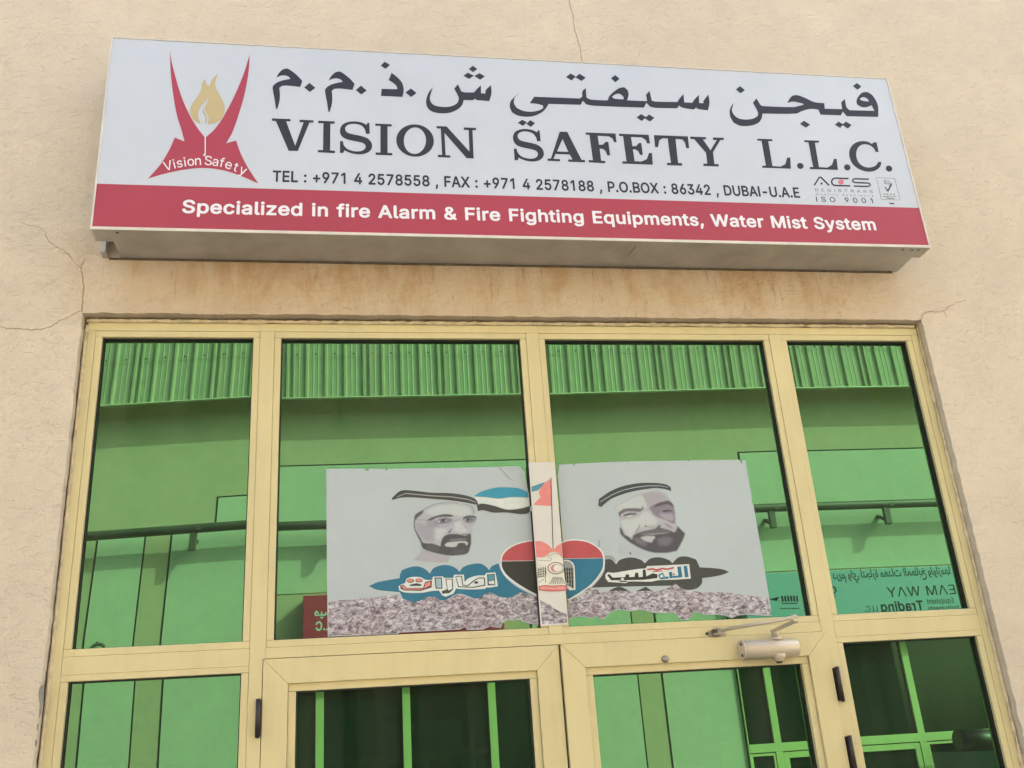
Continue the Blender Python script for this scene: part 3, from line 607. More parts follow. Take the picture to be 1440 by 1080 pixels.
BOOK = (2, {
    ' ': (188,),
    '.': (190, '91 -6 110 -4 119 -1 126 5 139 19 144 38 143 54 133 70 119 83 96 89 81 86 67 77 54 64 49 44 51 28 56 16 74 -1'),
    '0': (455, '225 -9 267 -4 296 5 326 24 354 52 371 77 384 105 399 153 406 202 408 244 406 306 399 352 388 393 370 433 351 460 338 473 323 487 298 503 266 513 229 518 190 513 158 503 129 484 99 453 83 430 71 403 57 355 49 306 47 264 49 202 56 156 68 115 85 75 104 49 134 20 167 3 190 -4', '223 52 203 55 183 62 166 75 152 90 138 113 126 146 119 173 114 211 112 261 119 335 127 366 137 394 147 411 166 434 183 447 203 454 229 458 253 454 272 447 292 431 306 415 319 393 330 363 337 331 341 297 343 247 336 173 321 120 305 92 289 75 272 62 253 55'),
    '1': (455, '214 -1 274 -2 278 -1 279 3 279 506 278 510 274 511 198 510 89 430 85 424 85 361 88 357 204 442 209 445 211 444 211 3'),
    '9': (455, '132 -1 198 -2 203 1 342 205 365 245 385 295 391 331 391 367 384 406 373 431 353 460 333 480 311 496 285 508 256 515 225 518 194 514 171 508 153 501 122 481 102 461 84 436 72 409 64 371 63 347 65 322 74 286 82 269 97 248 118 227 138 212 164 201 190 195 232 193 249 197 270 205 132 5 130 1', '223 245 206 248 176 258 151 281 141 295 134 315 128 354 134 388 141 407 151 422 164 435 175 444 196 453 209 457 234 458 249 456 267 451 280 444 302 424 322 388 325 370 326 343 322 314 316 300 305 281 292 268 280 259 263 251'),
    'A': (482, '18 -1 83 -2 87 0 136 135 140 140 343 139 395 0 399 -2 461 -2 465 0 295 467 277 510 205 511 199 507 18 7 16 1', '161 201 160 204 201 322 240 449 264 370 321 202'),
    'C': (512, '264 -9 294 -8 338 2 367 12 384 22 405 38 426 57 451 91 464 116 476 158 475 161 471 162 409 161 391 119 368 91 347 75 328 66 304 59 274 55 231 60 209 66 185 78 165 94 146 115 129 143 116 179 108 223 106 258 109 295 114 321 128 365 144 391 165 414 185 430 212 443 246 452 274 454 304 450 319 446 347 434 377 409 394 385 409 347 471 346 475 348 464 393 451 418 436 440 405 471 384 487 349 503 321 512 272 518 224 513 189 503 156 489 123 463 93 431 69 393 53 353 43 305 39 257 43 203 53 156 69 115 93 77 122 46 145 28 184 6 223 -4'),
    'D': (504, '62 -1 225 -2 268 1 312 12 351 28 384 52 412 81 427 104 436 119 452 158 461 205 465 258 460 311 452 352 436 392 416 425 384 458 354 480 315 497 265 508 229 511 64 511 60 509 59 3', '130 59 128 62 129 449 225 450 250 448 291 439 320 427 343 409 363 388 378 362 390 324 397 281 397 229 390 183 378 148 362 122 342 100 318 82 288 70 254 62 220 59'),
    'E': (421, '62 -1 373 -2 377 0 378 54 375 59 131 59 128 62 128 224 130 227 353 227 357 228 358 232 358 283 355 288 129 289 129 449 131 450 372 450 375 455 375 506 373 510 64 511 60 509 59 3'),
    'G': (522, '266 -9 308 -6 344 3 378 17 409 38 437 66 454 91 466 116 477 157 481 196 481 253 478 258 285 258 282 253 282 202 284 198 413 196 412 174 405 144 394 121 379 100 368 89 345 72 318 62 274 55 247 57 213 65 185 78 166 94 144 117 127 149 117 176 110 208 106 250 109 295 117 333 129 366 144 392 152 401 164 414 184 430 207 442 235 450 264 454 304 450 344 435 365 418 385 395 409 348 472 347 476 349 469 380 452 416 437 438 406 469 385 485 340 506 306 514 270 518 222 513 182 502 150 486 112 454 89 428 68 393 53 353 42 304 39 259 42 204 52 159 68 115 92 77 121 46 144 28 183 6 223 -4'),
    'I': (190, '62 -1 126 -2 130 -1 131 3 131 506 130 510 126 511 64 511 60 510 59 506 59 3'),
    'K': (469, '62 -1 123 -2 127 0 128 167 198 241 372 0 376 -2 451 -1 448 6 247 288 449 507 450 510 368 511 364 509 175 305 128 248 128 508 123 511 60 510 59 3'),
    'L': (395, '62 -1 359 -2 363 -1 364 3 364 54 361 59 131 59 129 60 128 506 127 510 123 511 64 511 60 510 59 506 59 3'),
    'M': (630, '62 -1 120 -2 124 -1 125 3 124 420 168 295 284 2 290 -2 340 -2 346 2 461 295 505 419 503 3 504 -1 508 -2 570 -1 570 510 480 511 475 508 350 183 316 80 282 183 155 508 150 511 60 510 59 3'),
    'O': (535, '264 -9 313 -4 352 6 385 23 425 57 446 80 467 115 482 153 493 204 496 248 493 304 484 350 467 393 443 431 413 463 384 487 348 503 313 513 270 518 224 513 189 503 156 489 123 463 93 431 69 393 53 353 43 305 39 257 43 203 53 156 69 115 93 77 122 46 145 28 184 6 223 -4', '262 55 236 58 208 66 186 77 165 94 147 115 128 144 117 175 109 213 106 258 109 295 118 336 128 364 144 391 161 411 185 431 213 443 236 450 270 454 300 450 324 444 336 439 350 431 370 415 389 394 407 366 420 330 427 294 429 247 427 214 420 178 407 143 389 114 370 94 352 80 328 66 300 58'),
    'Q': (535, '403 -49 466 -50 470 -48 407 39 447 82 467 115 485 167 493 204 496 260 493 304 480 361 467 393 443 431 413 463 380 489 348 503 313 513 270 518 224 513 189 503 151 486 111 451 90 428 69 393 53 353 43 305 39 257 43 203 53 156 69 115 90 80 122 46 151 23 189 5 223 -4 266 -9 313 -4 358 8', '262 55 236 58 209 66 186 77 165 94 147 115 128 144 117 175 109 213 106 258 109 295 118 336 128 364 144 391 161 411 185 431 213 443 236 450 270 454 300 450 324 444 336 439 350 431 370 415 389 394 407 366 420 330 427 294 429 247 425 204 420 178 409 148 391 116 369 93 366 94 314 160 245 160 245 157 316 64 296 57'),
    'R': (451, '62 -1 123 -2 128 1 128 193 131 196 247 195 353 0 357 -2 426 -2 430 0 318 208 334 215 356 229 382 254 394 272 405 298 410 324 412 348 408 389 405 406 394 432 381 452 369 464 334 491 304 502 274 508 240 511 64 511 60 509 59 3', '130 257 128 260 129 449 258 449 299 438 316 426 324 418 333 405 340 387 343 370 344 345 340 321 333 300 316 280 291 266 259 258'),
    'S': (449, '217 -11 261 -9 294 -2 325 9 350 23 374 45 389 64 401 85 409 110 411 135 409 164 398 198 385 215 359 241 344 251 312 266 215 295 169 310 141 328 125 345 121 358 118 377 124 403 134 420 147 433 165 445 188 452 213 456 228 457 258 453 284 446 303 435 319 420 328 407 338 377 399 376 403 378 401 405 393 428 378 451 358 472 341 486 318 500 306 504 289 510 265 515 233 518 197 516 168 510 151 504 114 486 87 463 74 448 62 427 54 402 51 371 56 340 66 313 79 297 89 286 113 267 145 251 175 241 294 204 325 185 339 168 344 147 343 124 337 106 326 90 316 80 290 63 271 57 247 52 205 52 184 56 169 61 151 68 135 80 126 89 117 102 105 138 42 139 38 136 42 108 50 82 65 58 76 45 96 27 128 7 156 -2 189 -9'),
    'T': (451, '195 -1 255 -2 259 -1 260 3 261 449 263 450 417 450 420 455 420 506 418 510 36 511 32 509 31 455 34 450 189 450 192 448 192 3'),
    'U': (519, '251 -10 302 -7 332 0 364 13 394 33 418 57 436 80 450 110 456 137 460 170 460 506 457 511 397 511 392 508 392 175 389 152 376 113 352 84 332 70 305 60 285 55 270 54 230 56 211 61 188 70 168 84 156 96 143 114 130 153 127 175 127 508 122 511 64 511 59 508 59 171 63 137 70 110 84 80 101 57 131 28 155 13 189 0 222 -8'),
    'V': (482, '206 -1 276 -2 282 2 464 502 464 510 399 511 393 507 288 202 243 60 197 202 88 507 82 511 20 511 16 509 199 12'),
    'W': (688, '157 -1 228 -2 233 1 320 320 344 423 368 320 454 1 459 -2 532 -1 664 474 672 510 607 511 602 508 509 144 494 73 463 203 382 510 310 511 305 508 215 164 195 73 163 207 85 508 80 511 16 510 16 507 153 5'),
    'Y': (474, '205 -1 266 -2 270 0 271 208 455 504 456 510 385 511 380 508 276 339 250 294 238 265 225 293 198 339 94 508 89 511 20 511 16 509 202 208 202 3'),
    'a': (391, '156 -11 199 -6 229 5 245 16 274 50 276 47 276 3 278 -1 335 -2 340 1 340 255 334 299 325 320 316 335 299 353 273 371 243 380 197 386 174 385 139 378 114 370 96 360 82 349 62 329 50 313 41 292 47 288 100 273 115 294 126 305 139 315 166 325 202 329 227 325 248 316 259 306 271 286 275 256 272 243 266 237 253 232 127 213 96 203 63 184 42 161 35 144 29 110 32 82 38 61 58 31 75 14 94 3 118 -5', '165 47 145 50 128 55 118 60 105 72 97 91 95 108 100 128 106 138 113 145 137 157 172 165 241 176 259 180 275 186 275 137 273 120 263 94 251 78 229 61 211 53 185 48'),
    'c': (398, '204 -10 229 -9 257 -4 288 7 306 18 328 38 345 57 354 71 365 100 365 103 359 105 305 118 291 89 270 67 242 54 207 48 169 56 147 67 127 88 112 114 105 140 99 184 105 235 111 256 121 278 133 295 147 309 164 319 184 325 209 328 237 324 246 322 271 308 289 289 304 261 358 274 364 277 352 308 334 333 321 346 306 358 278 373 256 380 227 386 176 384 147 376 118 362 84 332 71 318 56 293 44 261 36 224 33 190 36 151 43 118 55 84 73 56 97 31 118 14 127 9 147 1 172 -6'),
    'e': (406, '208 -10 238 -9 265 -4 287 3 305 13 330 32 349 53 361 71 367 91 361 94 308 106 304 103 288 77 273 64 254 55 241 51 218 48 192 50 172 55 152 63 138 74 123 89 113 106 106 126 101 151 101 166 369 167 373 168 374 172 373 227 368 258 351 304 338 323 306 355 286 368 250 381 214 386 174 384 141 374 116 361 85 334 70 317 53 286 36 227 33 193 36 151 43 118 55 84 73 56 95 32 121 12 151 0 179 -7', '102 223 101 234 112 270 132 298 147 311 163 320 181 325 204 328 239 323 250 320 266 310 277 299 296 271 307 226 304 223'),
    'f': (256, '83 -1 140 -2 145 1 145 323 148 325 226 325 230 326 231 330 231 376 229 380 146 382 146 434 151 451 157 459 165 466 195 472 229 467 246 520 243 523 226 528 191 532 171 531 140 522 121 512 97 488 85 465 80 439 79 382 10 381 5 378 5 330 7 326 77 325 80 323 80 3'),
    'i': (169, '55 -1 112 -2 116 -1 117 3 117 376 116 380 112 381 57 381 53 380 52 376 52 3', '81 441 98 443 112 451 124 463 129 480 128 495 122 506 106 520 85 526 68 521 56 514 46 504 40 483 43 471 48 461 64 446'),
    'l': (191, '134 -4 167 -2 181 1 184 5 172 55 145 54 128 58 123 63 117 84 117 506 116 510 112 511 57 511 53 510 52 506 52 81 54 60 62 35 76 18 92 6 109 0'),
    'm': (612, '55 -1 112 -2 116 0 117 244 121 269 130 291 147 310 174 324 196 328 224 325 239 320 252 310 262 299 271 281 273 262 274 -1 333 -2 337 0 338 252 340 265 348 290 356 301 369 314 390 324 427 328 442 326 454 322 474 310 484 298 492 277 495 255 495 1 500 -2 558 -1 560 3 559 273 553 308 545 327 533 345 514 364 498 374 481 381 458 387 419 387 386 378 365 368 352 358 334 340 325 329 319 316 304 344 286 364 269 377 244 385 215 388 187 383 159 370 146 360 131 345 116 320 114 380 54 380 52 376 52 3'),
    'n': (412, '55 -1 112 -2 116 0 117 234 122 264 129 283 149 306 179 322 205 327 234 324 257 316 273 302 284 287 292 265 295 237 296 0 300 -2 355 -2 359 0 360 245 357 276 353 299 343 323 329 342 312 359 296 371 275 379 252 385 224 386 199 383 173 375 151 362 131 343 116 321 114 380 57 381 53 379 52 3'),
    'o': (417, '204 -10 241 -7 271 1 300 14 331 41 346 58 361 83 371 107 381 147 384 181 382 224 375 258 362 292 344 320 321 345 299 363 264 378 241 384 214 386 176 384 142 375 118 362 84 332 71 318 56 293 44 261 36 224 33 190 36 151 43 118 55 84 73 56 97 31 118 14 127 9 147 1 172 -6', '205 48 183 52 162 58 144 70 128 88 117 104 109 126 101 163 99 190 105 235 111 256 121 278 133 295 145 307 164 319 184 325 211 328 235 325 253 319 273 306 293 284 303 266 313 238 317 212 318 178 313 140 307 119 297 97 285 82 273 70 253 57 235 52'),
    'p': (426, '55 -144 112 -145 117 -142 118 56 150 18 175 1 192 -5 210 -9 235 -10 260 -8 300 6 314 14 334 30 358 57 373 83 385 118 392 163 392 215 385 259 373 294 355 322 341 338 316 361 291 375 263 383 250 385 222 386 191 381 172 375 157 364 136 345 117 321 115 324 114 380 57 381 53 379 52 -140', '217 49 197 52 178 58 153 76 139 93 129 112 122 136 117 162 116 199 122 243 136 281 149 297 160 308 177 319 197 325 224 328 247 325 265 319 290 301 305 283 316 259 322 238 326 215 327 179 322 140 316 119 305 97 293 81 282 70 263 57 246 52'),
    'q': (426, '313 -144 370 -145 374 -144 375 -140 375 378 370 381 313 380 312 324 310 321 281 355 256 374 243 379 218 385 192 386 164 383 143 377 113 363 94 347 69 320 53 289 42 259 34 214 33 183 35 152 43 115 54 83 69 57 85 38 112 14 135 2 164 -7 192 -10 217 -9 236 -5 252 1 280 21 288 29 307 55 309 56 310 -140', '201 49 181 52 161 58 144 70 127 88 115 109 106 137 101 163 99 192 105 238 111 259 121 281 133 297 147 310 163 320 181 325 209 328 231 325 249 319 273 302 288 284 298 266 304 244 309 216 311 185 309 162 302 126 290 96 277 79 264 67 246 57 226 51'),
    'r': (261, '55 -1 112 -2 117 1 117 242 119 257 127 281 145 302 160 313 174 318 207 324 245 321 246 381 244 385 201 386 169 378 153 369 143 360 125 341 116 325 114 380 57 381 53 379 52 3'),
    's': (367, '172 -10 211 -9 240 -3 262 4 282 16 297 28 316 48 327 67 333 93 334 108 332 124 323 153 311 168 290 187 258 203 171 226 137 237 120 251 114 261 112 274 114 290 122 304 132 314 146 323 175 330 191 331 210 329 231 322 243 314 251 306 269 276 326 289 323 304 315 319 300 341 289 352 272 365 256 374 233 381 213 385 178 386 158 384 131 377 96 362 64 332 54 312 47 287 46 273 48 256 57 227 70 210 91 192 116 179 148 169 232 147 250 138 261 126 267 103 265 90 258 76 247 66 235 58 206 49 185 47 162 49 144 54 126 61 114 73 105 85 95 108 40 97 36 94 40 75 49 54 60 40 78 22 94 10 115 1 135 -5'),
    't': (229, '165 -6 196 -4 213 0 216 4 204 55 176 52 156 54 139 62 133 72 129 94 129 322 132 325 205 326 207 330 207 378 202 381 131 381 128 471 124 473 67 473 64 468 64 382 6 380 5 328 10 325 61 325 64 323 64 91 68 63 76 41 94 19 112 6 137 -2'),
    'u': (412, '178 -7 213 -4 238 4 257 14 280 36 296 58 298 -1 355 -2 359 0 360 376 358 380 300 381 296 379 295 145 292 125 282 97 271 81 263 73 234 57 207 52 178 55 155 63 140 76 130 89 120 116 117 140 116 379 112 381 57 381 53 379 52 127 53 110 59 84 68 59 76 46 99 21 117 8 138 0'),
    'y': (391, '87 -147 110 -146 124 -143 141 -138 154 -130 178 -109 199 -78 373 375 372 380 309 381 304 378 226 162 196 69 166 162 87 378 82 381 21 381 17 379 162 0 144 -52 137 -64 125 -77 115 -84 104 -87 93 -88 64 -84 60 -87 47 -139 62 -144'),
})

# ------------------------------------------------------------------ lettering
CAP = 508.7
for fo_ in (BOLD, SEMI):
    fo_[1][' '] = (255,)


def text_width(font, body, track=0):
    return sum(font[1][c][0] + track for c in body) - track


def text(mb, font, body, x, z, w, h, Y, track=0, flip=1):
    """body set from baseline point x,z, fitted to width w and capital height h; flip=-1 runs towards -x"""
    gr, gl = font
    k = w / text_width(font, body, track)
    kz = h / (CAP + 2 * gr)
    cs = []
    cx = 0
    for ch in body:
        adv, *outs = gl[ch]
        for s in outs:
            n = [int(v) for v in s.split()]
            cs.append([(x + flip * (cx + n[i]) * k, z + (n[i + 1] + gr) * kz) for i in range(0, len(n), 2)])
        cx += adv + track
    mb.flat(cs, Y)


def text_span(mb, body, W, a, b, cap, track=0):
    """body between two baseline points of a photo crop, capitals reaching the third"""
    (ax, az), (bx, bz), (tx, tz) = W([a, b, cap])
    text(mb, BOOK, body, ax, (az + bz) / 2, bx - ax, tz - az, W.Y, track)


# ------------------------------------------------------------------ ground
mb = MB()
mb.box(-400, 400, -400, 400, -0.40, -0.15)
o = mb.build('road', MAT['road'])
o['kind'] = 'structure'
mb = MB()
mb.box(-40, 40, -2.2, 0.2, -0.145, 0.0, 0.01)
o = mb.build('pavement', MAT['paving'])
o['kind'] = 'structure'
mb = MB()
mb.box(-40, 40, -2.355, -2.205, -0.145, 0.003, 0.012)
o = mb.build('kerb', MAT['paving'])
o['kind'] = 'structure'

# ------------------------------------------------------------------ the shop building
shop = root('shop_building', (1.6, 0, 0), 'cream stucco shop front with hairline cracks around a green-glazed cream aluminium entrance', 'building')
WY = -0.04                                   # face of the stucco
HX0, HX1, HZ = -0.066, 3.262, Z0 + 0.077     # rough opening


def rough_line(p, q, n, amp, seed):
    out = []
    for i in range(n):
        t = i / n
        x, z = p[0] + (q[0] - p[0]) * t, p[1] + (q[1] - p[1]) * t
        a = amp * (noise.noise(Vector((x * 23 + seed, z * 23, 0))) + 0.6 * noise.noise(Vector((x * 71, z * 71, seed))))
        if abs(q[0] - p[0]) > abs(q[1] - p[1]):
            z += a
        else:
            x += a
        out.append((x, z))
    return out


hole = rough_line((HX0, 0.0), (HX0, HZ), 220, 0.0035, 1) + rough_line((HX0, HZ), (HX1, HZ), 230, 0.0035, 2) + rough_line((HX1, HZ), (HX1, 0.0), 220, 0.004, 3) + [(HX1, 0.0)]
mb = MB()
mb.flat([[(-9, 0.0)] + hole + [(12, 0.0), (12, 7.5), (-9, 7.5)]], 0.04, th=0.08)
wall = mb.build('wall', MAT['stucco'], shop)
mb = MB()
mb.box(-9, 12, 0.125, 9.0, -0.1, 7.3)
mb.build('building_core', MAT['dark'], shop)

# hairline cracks, traced on the wall
CR = [
    ([(120, 362), (114.5, 377), (116, 390), (118, 403), (116.5, 420), (114.5, 441)], 0.0042),
    ([(114.5, 377), (103, 366), (91, 353), (80, 347), (69, 340), (66, 333), (64, 326)], 0.0026),
    ([(116, 437), (104, 441), (93, 448), (84, 451), (72, 459), (58, 463), (44, 464), (22, 462), (0, 460), (-30, 455)], 0.0030),
    ([(1295, 450), (1298, 442), (1304, 438), (1315, 439), (1326, 438), (1333, 433), (1346, 425), (1362, 421)], 0.0032),
    ([(1327, 439), (1333, 446)], 0.002),
    ([(800, -8), (802, 8), (806, 22), (806.5, 36), (811, 52), (816, 67), (817, 80), (821, 92)], 0.0034),
    ([(64, 326), (52, 318), (38, 316), (26, 312)], 0.0018),
]
for pts, w in CR:
    q = []
    for i in range(len(pts) - 1):
        for j in range(5):
            t = j / 5
            x, y = pts[i][0] + (pts[i + 1][0] - pts[i][0]) * t, pts[i][1] + (pts[i + 1][1] - pts[i][1]) * t
            v = U(x, y, WY)
            q.append((v.x + random.uniform(-.0025, .0025), v.z + random.uniform(-.0025, .0025)))
    mb = MB()
    mb.flat([stroke(q, [w * random.uniform(0.35, 1.0) for _ in q])], WY - 0.0008, th=0.0004)
    mb.build('crack', MAT['crack'], shop)
for pts in ([(56, 966), (61, 962), (62, 975), (60, 990), (57, 1006), (55, 1010), (56, 990), (54, 978)], [(50, 1040), (53, 1043), (51, 1051), (49, 1048)], [(52, 1018), (54.5, 1018), (53, 1027), (52, 1026)]):
    mb = MB()
    mb.flat([smooth([(U(x, y, WY).x, U(x, y, WY).z) for x, y in pts])], WY - 0.0008, th=0.0004)
    mb.build('paint_chip', MAT['mortar'], shop)

# sealant squeezed into the joint between wall and frame
def bead_tube(pts, rad, seed):
    q, rr = [], []
    for i in range(len(pts) - 1):
        a, b = Vector(pts[i]), Vector(pts[i + 1])
        n = max(2, int((b - a).length / 0.012))
        for j in range(n):
            p = a.lerp(b, j / n)
            k = noise.noise(p * 14 + Vector((seed, 0, 0)))
            k2 = noise.noise(p * 47 + Vector((seed, 5, 0)))
            q.append(p + Vector((0, 0.004 * k, 0.003 * k2)))
            rr.append(rad * (1 + 0.55 * k + 0.35 * k2))
    mb.tube(q, rr, 8)


mb = MB()
bead_tube([(-0.0565, -0.002, 0.05), (-0.0565, -0.002, Z0 + 0.060)], 0.0058, 1)
bead_tube([(-0.060, -0.003, Z0 + 0.0625), (3.256, -0.003, Z0 + 0.0625)], 0.0075, 2)
bead_tube([(3.2555, -0.004, Z0 + 0.060), (3.2555, -0.004, 0.05)], 0.0062, 3)
mb.build('sealant', MAT['sealant'], shop)

# fixed frame: grid lines of the shopfront (x from the left glass line, z from the glass head)
X = [0.0, 0.536, 0.637, 1.549, 1.648, 2.562, 2.662, 3.2]
ZB, ZC, ZD = Z0 - 1.111, Z0 - 1.212, Z0 - 1.172       # transom top, transom bottom at the sides, door heads
FB = 0.0                                              # front of the frame
BW = 0.024                                            # width of the glazing beads


def vbar(mb, x0, x1, z0, z1, y=FB, bev=0.0011):
    mb.box(x0, x1, y, 0.075, z0, z1, bev)


fr = MB()
vbar(fr, -0.054, 3.254, Z0 + BW + 0.0004, Z0 + 0.056)
frame = fr.build('window_frame', MAT['frame'], shop)
for x0, x1 in ((-0.054, -BW - 0.0004), (3.2 + BW + 0.0004, 3.254)):
    mb = MB()
    vbar(mb, x0, x1, 0.0, Z0 + BW)
    mb.build('jamb', MAT['frame'], frame)
for i in (1, 3, 5):
    mb = MB()
    lo = ZB - 0.024 if i == 3 else 0.0
    a, b = X[i] + BW + 0.0004, X[i + 1] - BW - 0.0004
    if i == 3:
        vbar(mb, a, b, lo, Z0 + BW)
    else:
        # below the transom the post widens to carry the door
        if i == 1:
            pts = [(a, 0), (0.6035, 0), (0.6035, ZD + 0.001), (b, ZD + 0.001), (b, Z0 + BW), (a, Z0 + BW)]
        else:
            pts = [(a, ZD + 0.001), (2.597, ZD + 0.001), (2.597, 0), (b, 0), (b, Z0 + BW), (a, Z0 + BW)]
        mb.prism(pts, FB, 0.075, 0.0011)
    mb.build('mullion', MAT['frame'], frame)
for a, b, lo in ((X[0] - BW, X[1] + BW, ZC + 0.021), (X[2] - BW, X[5] + BW, ZD + 0.002), (X[6] - BW, X[7] + BW, ZC + 0.021)):
    mb = MB()
    if lo > ZC + 0.03:
        c0, c1 = X[3] + BW, X[4] - BW
        mb.prism([(a, lo), (b, lo), (b, ZB - BW - 0.0004), (c1 + 0.0004, ZB - BW - 0.0004), (c0 - 0.0004, ZB - BW - 0.0004), (a, ZB - BW - 0.0004)], FB + 0.0004, 0.075, 0.0012)
    else:
        vbar(mb, a + 0.0004, b - 0.0004, lo, ZB - BW - 0.0004, FB + 0.0004)
    mb.build('transom', MAT['frame'], frame)


def beads(x0, x1, z0, z1, parent, y=0.0018, w=BW, name='glazing_bead', top=True):
    """four beads round a pane; the horizontal ones run through"""
    mb = MB()
    mb.box(x0 - w, x1 + w, y, 0.017, z1, z1 + w, 0.0022)
    mb.box(x0 - w, x1 + w, y, 0.017, z0 - w, z0, 0.0022)
    mb.box(x0 - w, x0, y + 0.0003, 0.017, z0 + 0.0004, z1 - 0.0004, 0.0022)
    mb.box(x1, x1 + w, y + 0.0003, 0.017, z0 + 0.0004, z1 - 0.0004, 0.0022)
    return mb.build(name, MAT['frame'], parent)


def pane(x0, x1, z0, z1, parent, twist=0.0, bow=(0, 0), tx=0.0, tz=0.0, y=GL):
    """mirror glass sheet, slightly warped as glazed sheets are; the gasket is its child"""
    nx, nz_ = 18, 22
    bm = bmesh.new()
    cx, cz = (x0 + x1) / 2, (z0 + z1) / 2
    rows = []
    for j in range(nz_ + 1):
        row = []
        for i in range(nx + 1):
            x = x0 - 0.012 + (x1 - x0 + 0.024) * i / nx
            z = z0 - 0.012 + (z1 - z0 + 0.024) * j / nz_
            dx, dz = x - cx, z - cz
            dy = twist * dx * dz + bow[0] * dx * dx + bow[1] * dz * dz + tx * dx + tz * dz
            row.append(bm.verts.new((x, y + dy, z)))
        rows.append(row)
    for j in range(nz_):
        for i in range(nx):
            fc = bm.faces.new((rows[j][i], rows[j][i + 1], rows[j + 1][i + 1], rows[j + 1][i]))
            fc.smooth = True
    ex = bmesh.ops.extrude_face_region(bm, geom=bm.faces[:])
    for v in ex['geom']:
        if isinstance(v, bmesh.types.BMVert):
            v.co.y += 0.006
    for e in bm.edges:
        if len(e.link_faces) == 2 and e.calc_face_angle(0) > 1.0:
            e.smooth = False
    bmesh.ops.recalc_face_normals(bm, faces=bm.faces[:])
    me = bpy.data.meshes.new('window_pane')
    bm.to_mesh(me)
    bm.free()
    o = link('window_pane', me, parent, [MAT['glass']])
    mb = MB()
    w = 0.006
    mb.box(x0 - 0.003, x1 + 0.003, 0.0172, y - 0.0012, z1 - w * 0.6, z1 + 0.004)
    mb.box(x0 - 0.003, x1 + 0.003, 0.0172, y - 0.0012, z0 - 0.004, z0 + w * 0.4)
    mb.box(x0 - 0.003, x0 + w * 0.7, 0.0175, y - 0.0012, z0, z1 - w * 0.6)
    mb.box(x1 - w * 0.7, x1 + 0.003, 0.0175, y - 0.0012, z0, z1 - w * 0.6)
    mb.build('gasket', MAT['gasket'], o)
    return o


WARP = [dict(twist=-0.0075, bow=(0.0012, 0.0003)), dict(twist=0.0004, bow=(0.0006, 0.0002)), dict(twist=-0.0016, bow=(0.0010, 0.0002)), dict(twist=0.0012, bow=(-0.0010, 0.0003))]
for k in range(4):
    a, b = X[2 * k], X[2 * k + 1]
    beads(a, b, ZB, Z0, frame)
    pane(a, b, ZB, Z0, shop, **WARP[k])
for a, b in ((X[0], X[1]), (X[6], X[7])):
    beads(a, b, 0.10, ZC, frame)
    pane(a, b, 0.10, ZC, shop, twist=0.001)
    mb = MB()
    vbar(mb, a - BW, b + BW, 0.0, 0.10 - BW - 0.0004)
    mb.build('sill', MAT['frame'], frame)

# the two door leaves
ST = 0.081
for x0, x1, y, hx in ((0.6055, 1.6035, -0.0015, 0.595), (1.6095, 2.595, -0.0135, 2.608)):
    zt, zb = ZD, 0.012
    gp = 0.0006
    mb = MB()
    mb.prism([(x0, zt), (x1, zt), (x1 - ST, zt - ST), (x0 + ST, zt - ST)], y, 0.05, 0.0014)
    mb.prism([(x0, zb), (x0, zt - gp), (x0 + ST, zt - ST - gp), (x0 + ST, zb + 0.14)], y, 0.05, 0.0014)
    mb.prism([(x1, zb), (x1, zt - gp), (x1 - ST, zt - ST - gp), (x1 - ST, zb + 0.14)], y, 0.05, 0.0014)
    mb.prism([(x0 + gp, zb), (x1 - gp, zb), (x1 - ST, zb + 0.14 - gp), (x0 + ST, zb + 0.14 - gp)], y, 0.05, 0.0014)
    door = mb.build('door', MAT['frame'], shop)
    gx0, gx1, gz0, gz1 = x0 + ST + 0.026, x1 - ST - 0.026, zb + 0.16, zt - ST - 0.025
    beads(gx0, gx1, gz0, gz1, door, y=y + 0.010, w=0.0255)
    pane(gx0, gx1, gz0, gz1, door, twist=0.0004)
    for z in (Z0 - 1.356, Z0 - 1.588):
        h = MB()
        h.tube([(hx, y - 0.010, z - 0.059), (hx, y - 0.010, z + 0.059)], 0.0078, 14)
        h.tube([(hx, y - 0.010, z - 0.0615), (hx, y - 0.010, z - 0.059)], 0.006, 12)
        h.box(hx - 0.009, hx + 0.009, y - 0.004, FB + 0.0, z - 0.056, z + 0.056, 0.0004)
        h.build('hinge', MAT['hinge'], door)
    if x0 > 1.6:
        k = U(936, 926.5, y - 0.008)
        h = MB()
        h.tube([(k.x, y, k.z), (k.x, y - 0.006, k.z), (k.x, y - 0.012, k.z), (k.x, y - 0.015, k.z)], [0.0125, 0.0125, 0.010, 0.004], 18)
        h.build('lock_cylinder', MAT['steel'], door)

# ------------------------------------------------------------------ door closer
DY = -0.0135
cl = root('door_closer', (2.375, DY, Z0 - 1.215), 'champagne tube door closer with folded arm above the right door leaf', 'door closer')
a, b = U(1041, 912, DY - 0.036), U(1120, 911, DY - 0.036)
cz = (a.z + b.z) / 2 - 0.002
bx0, bx1 = a.x + 0.012, b.x
cy = DY - 0.036
mb = MB()
mb.tube([(bx0, cy, cz), (bx0 + 0.003, cy, cz), (bx1 - 0.003, cy, cz), (bx1, cy, cz)], [0.031, 0.033, 0.033, 0.031], 32)
mb.box(bx0 + 0.004, bx1 - 0.003, cy, DY - 0.0002, cz - 0.027, cz + 0.027, 0.003)
px = U(1092, 905, cy).x
mb.tube([(px, cy, cz + 0.028), (px, cy, cz + 0.038), (px, cy, cz + 0.041)], [0.026, 0.021, 0.016], 24)
mb.tube([(px, cy, cz - 0.020), (px, cy, cz - 0.034), (px, cy, cz - 0.043), (px, cy, cz - 0.045)], [0.030, 0.024, 0.015, 0.014], 24)
body = mb.build('body', MAT['closer'], cl)
mb = MB()
mb.tube([(px, cy, cz - 0.0452), (px, cy, cz - 0.051)], 0.011, 18)
mb.build('pinion_cap', MAT['screw'], cl)
mb = MB()
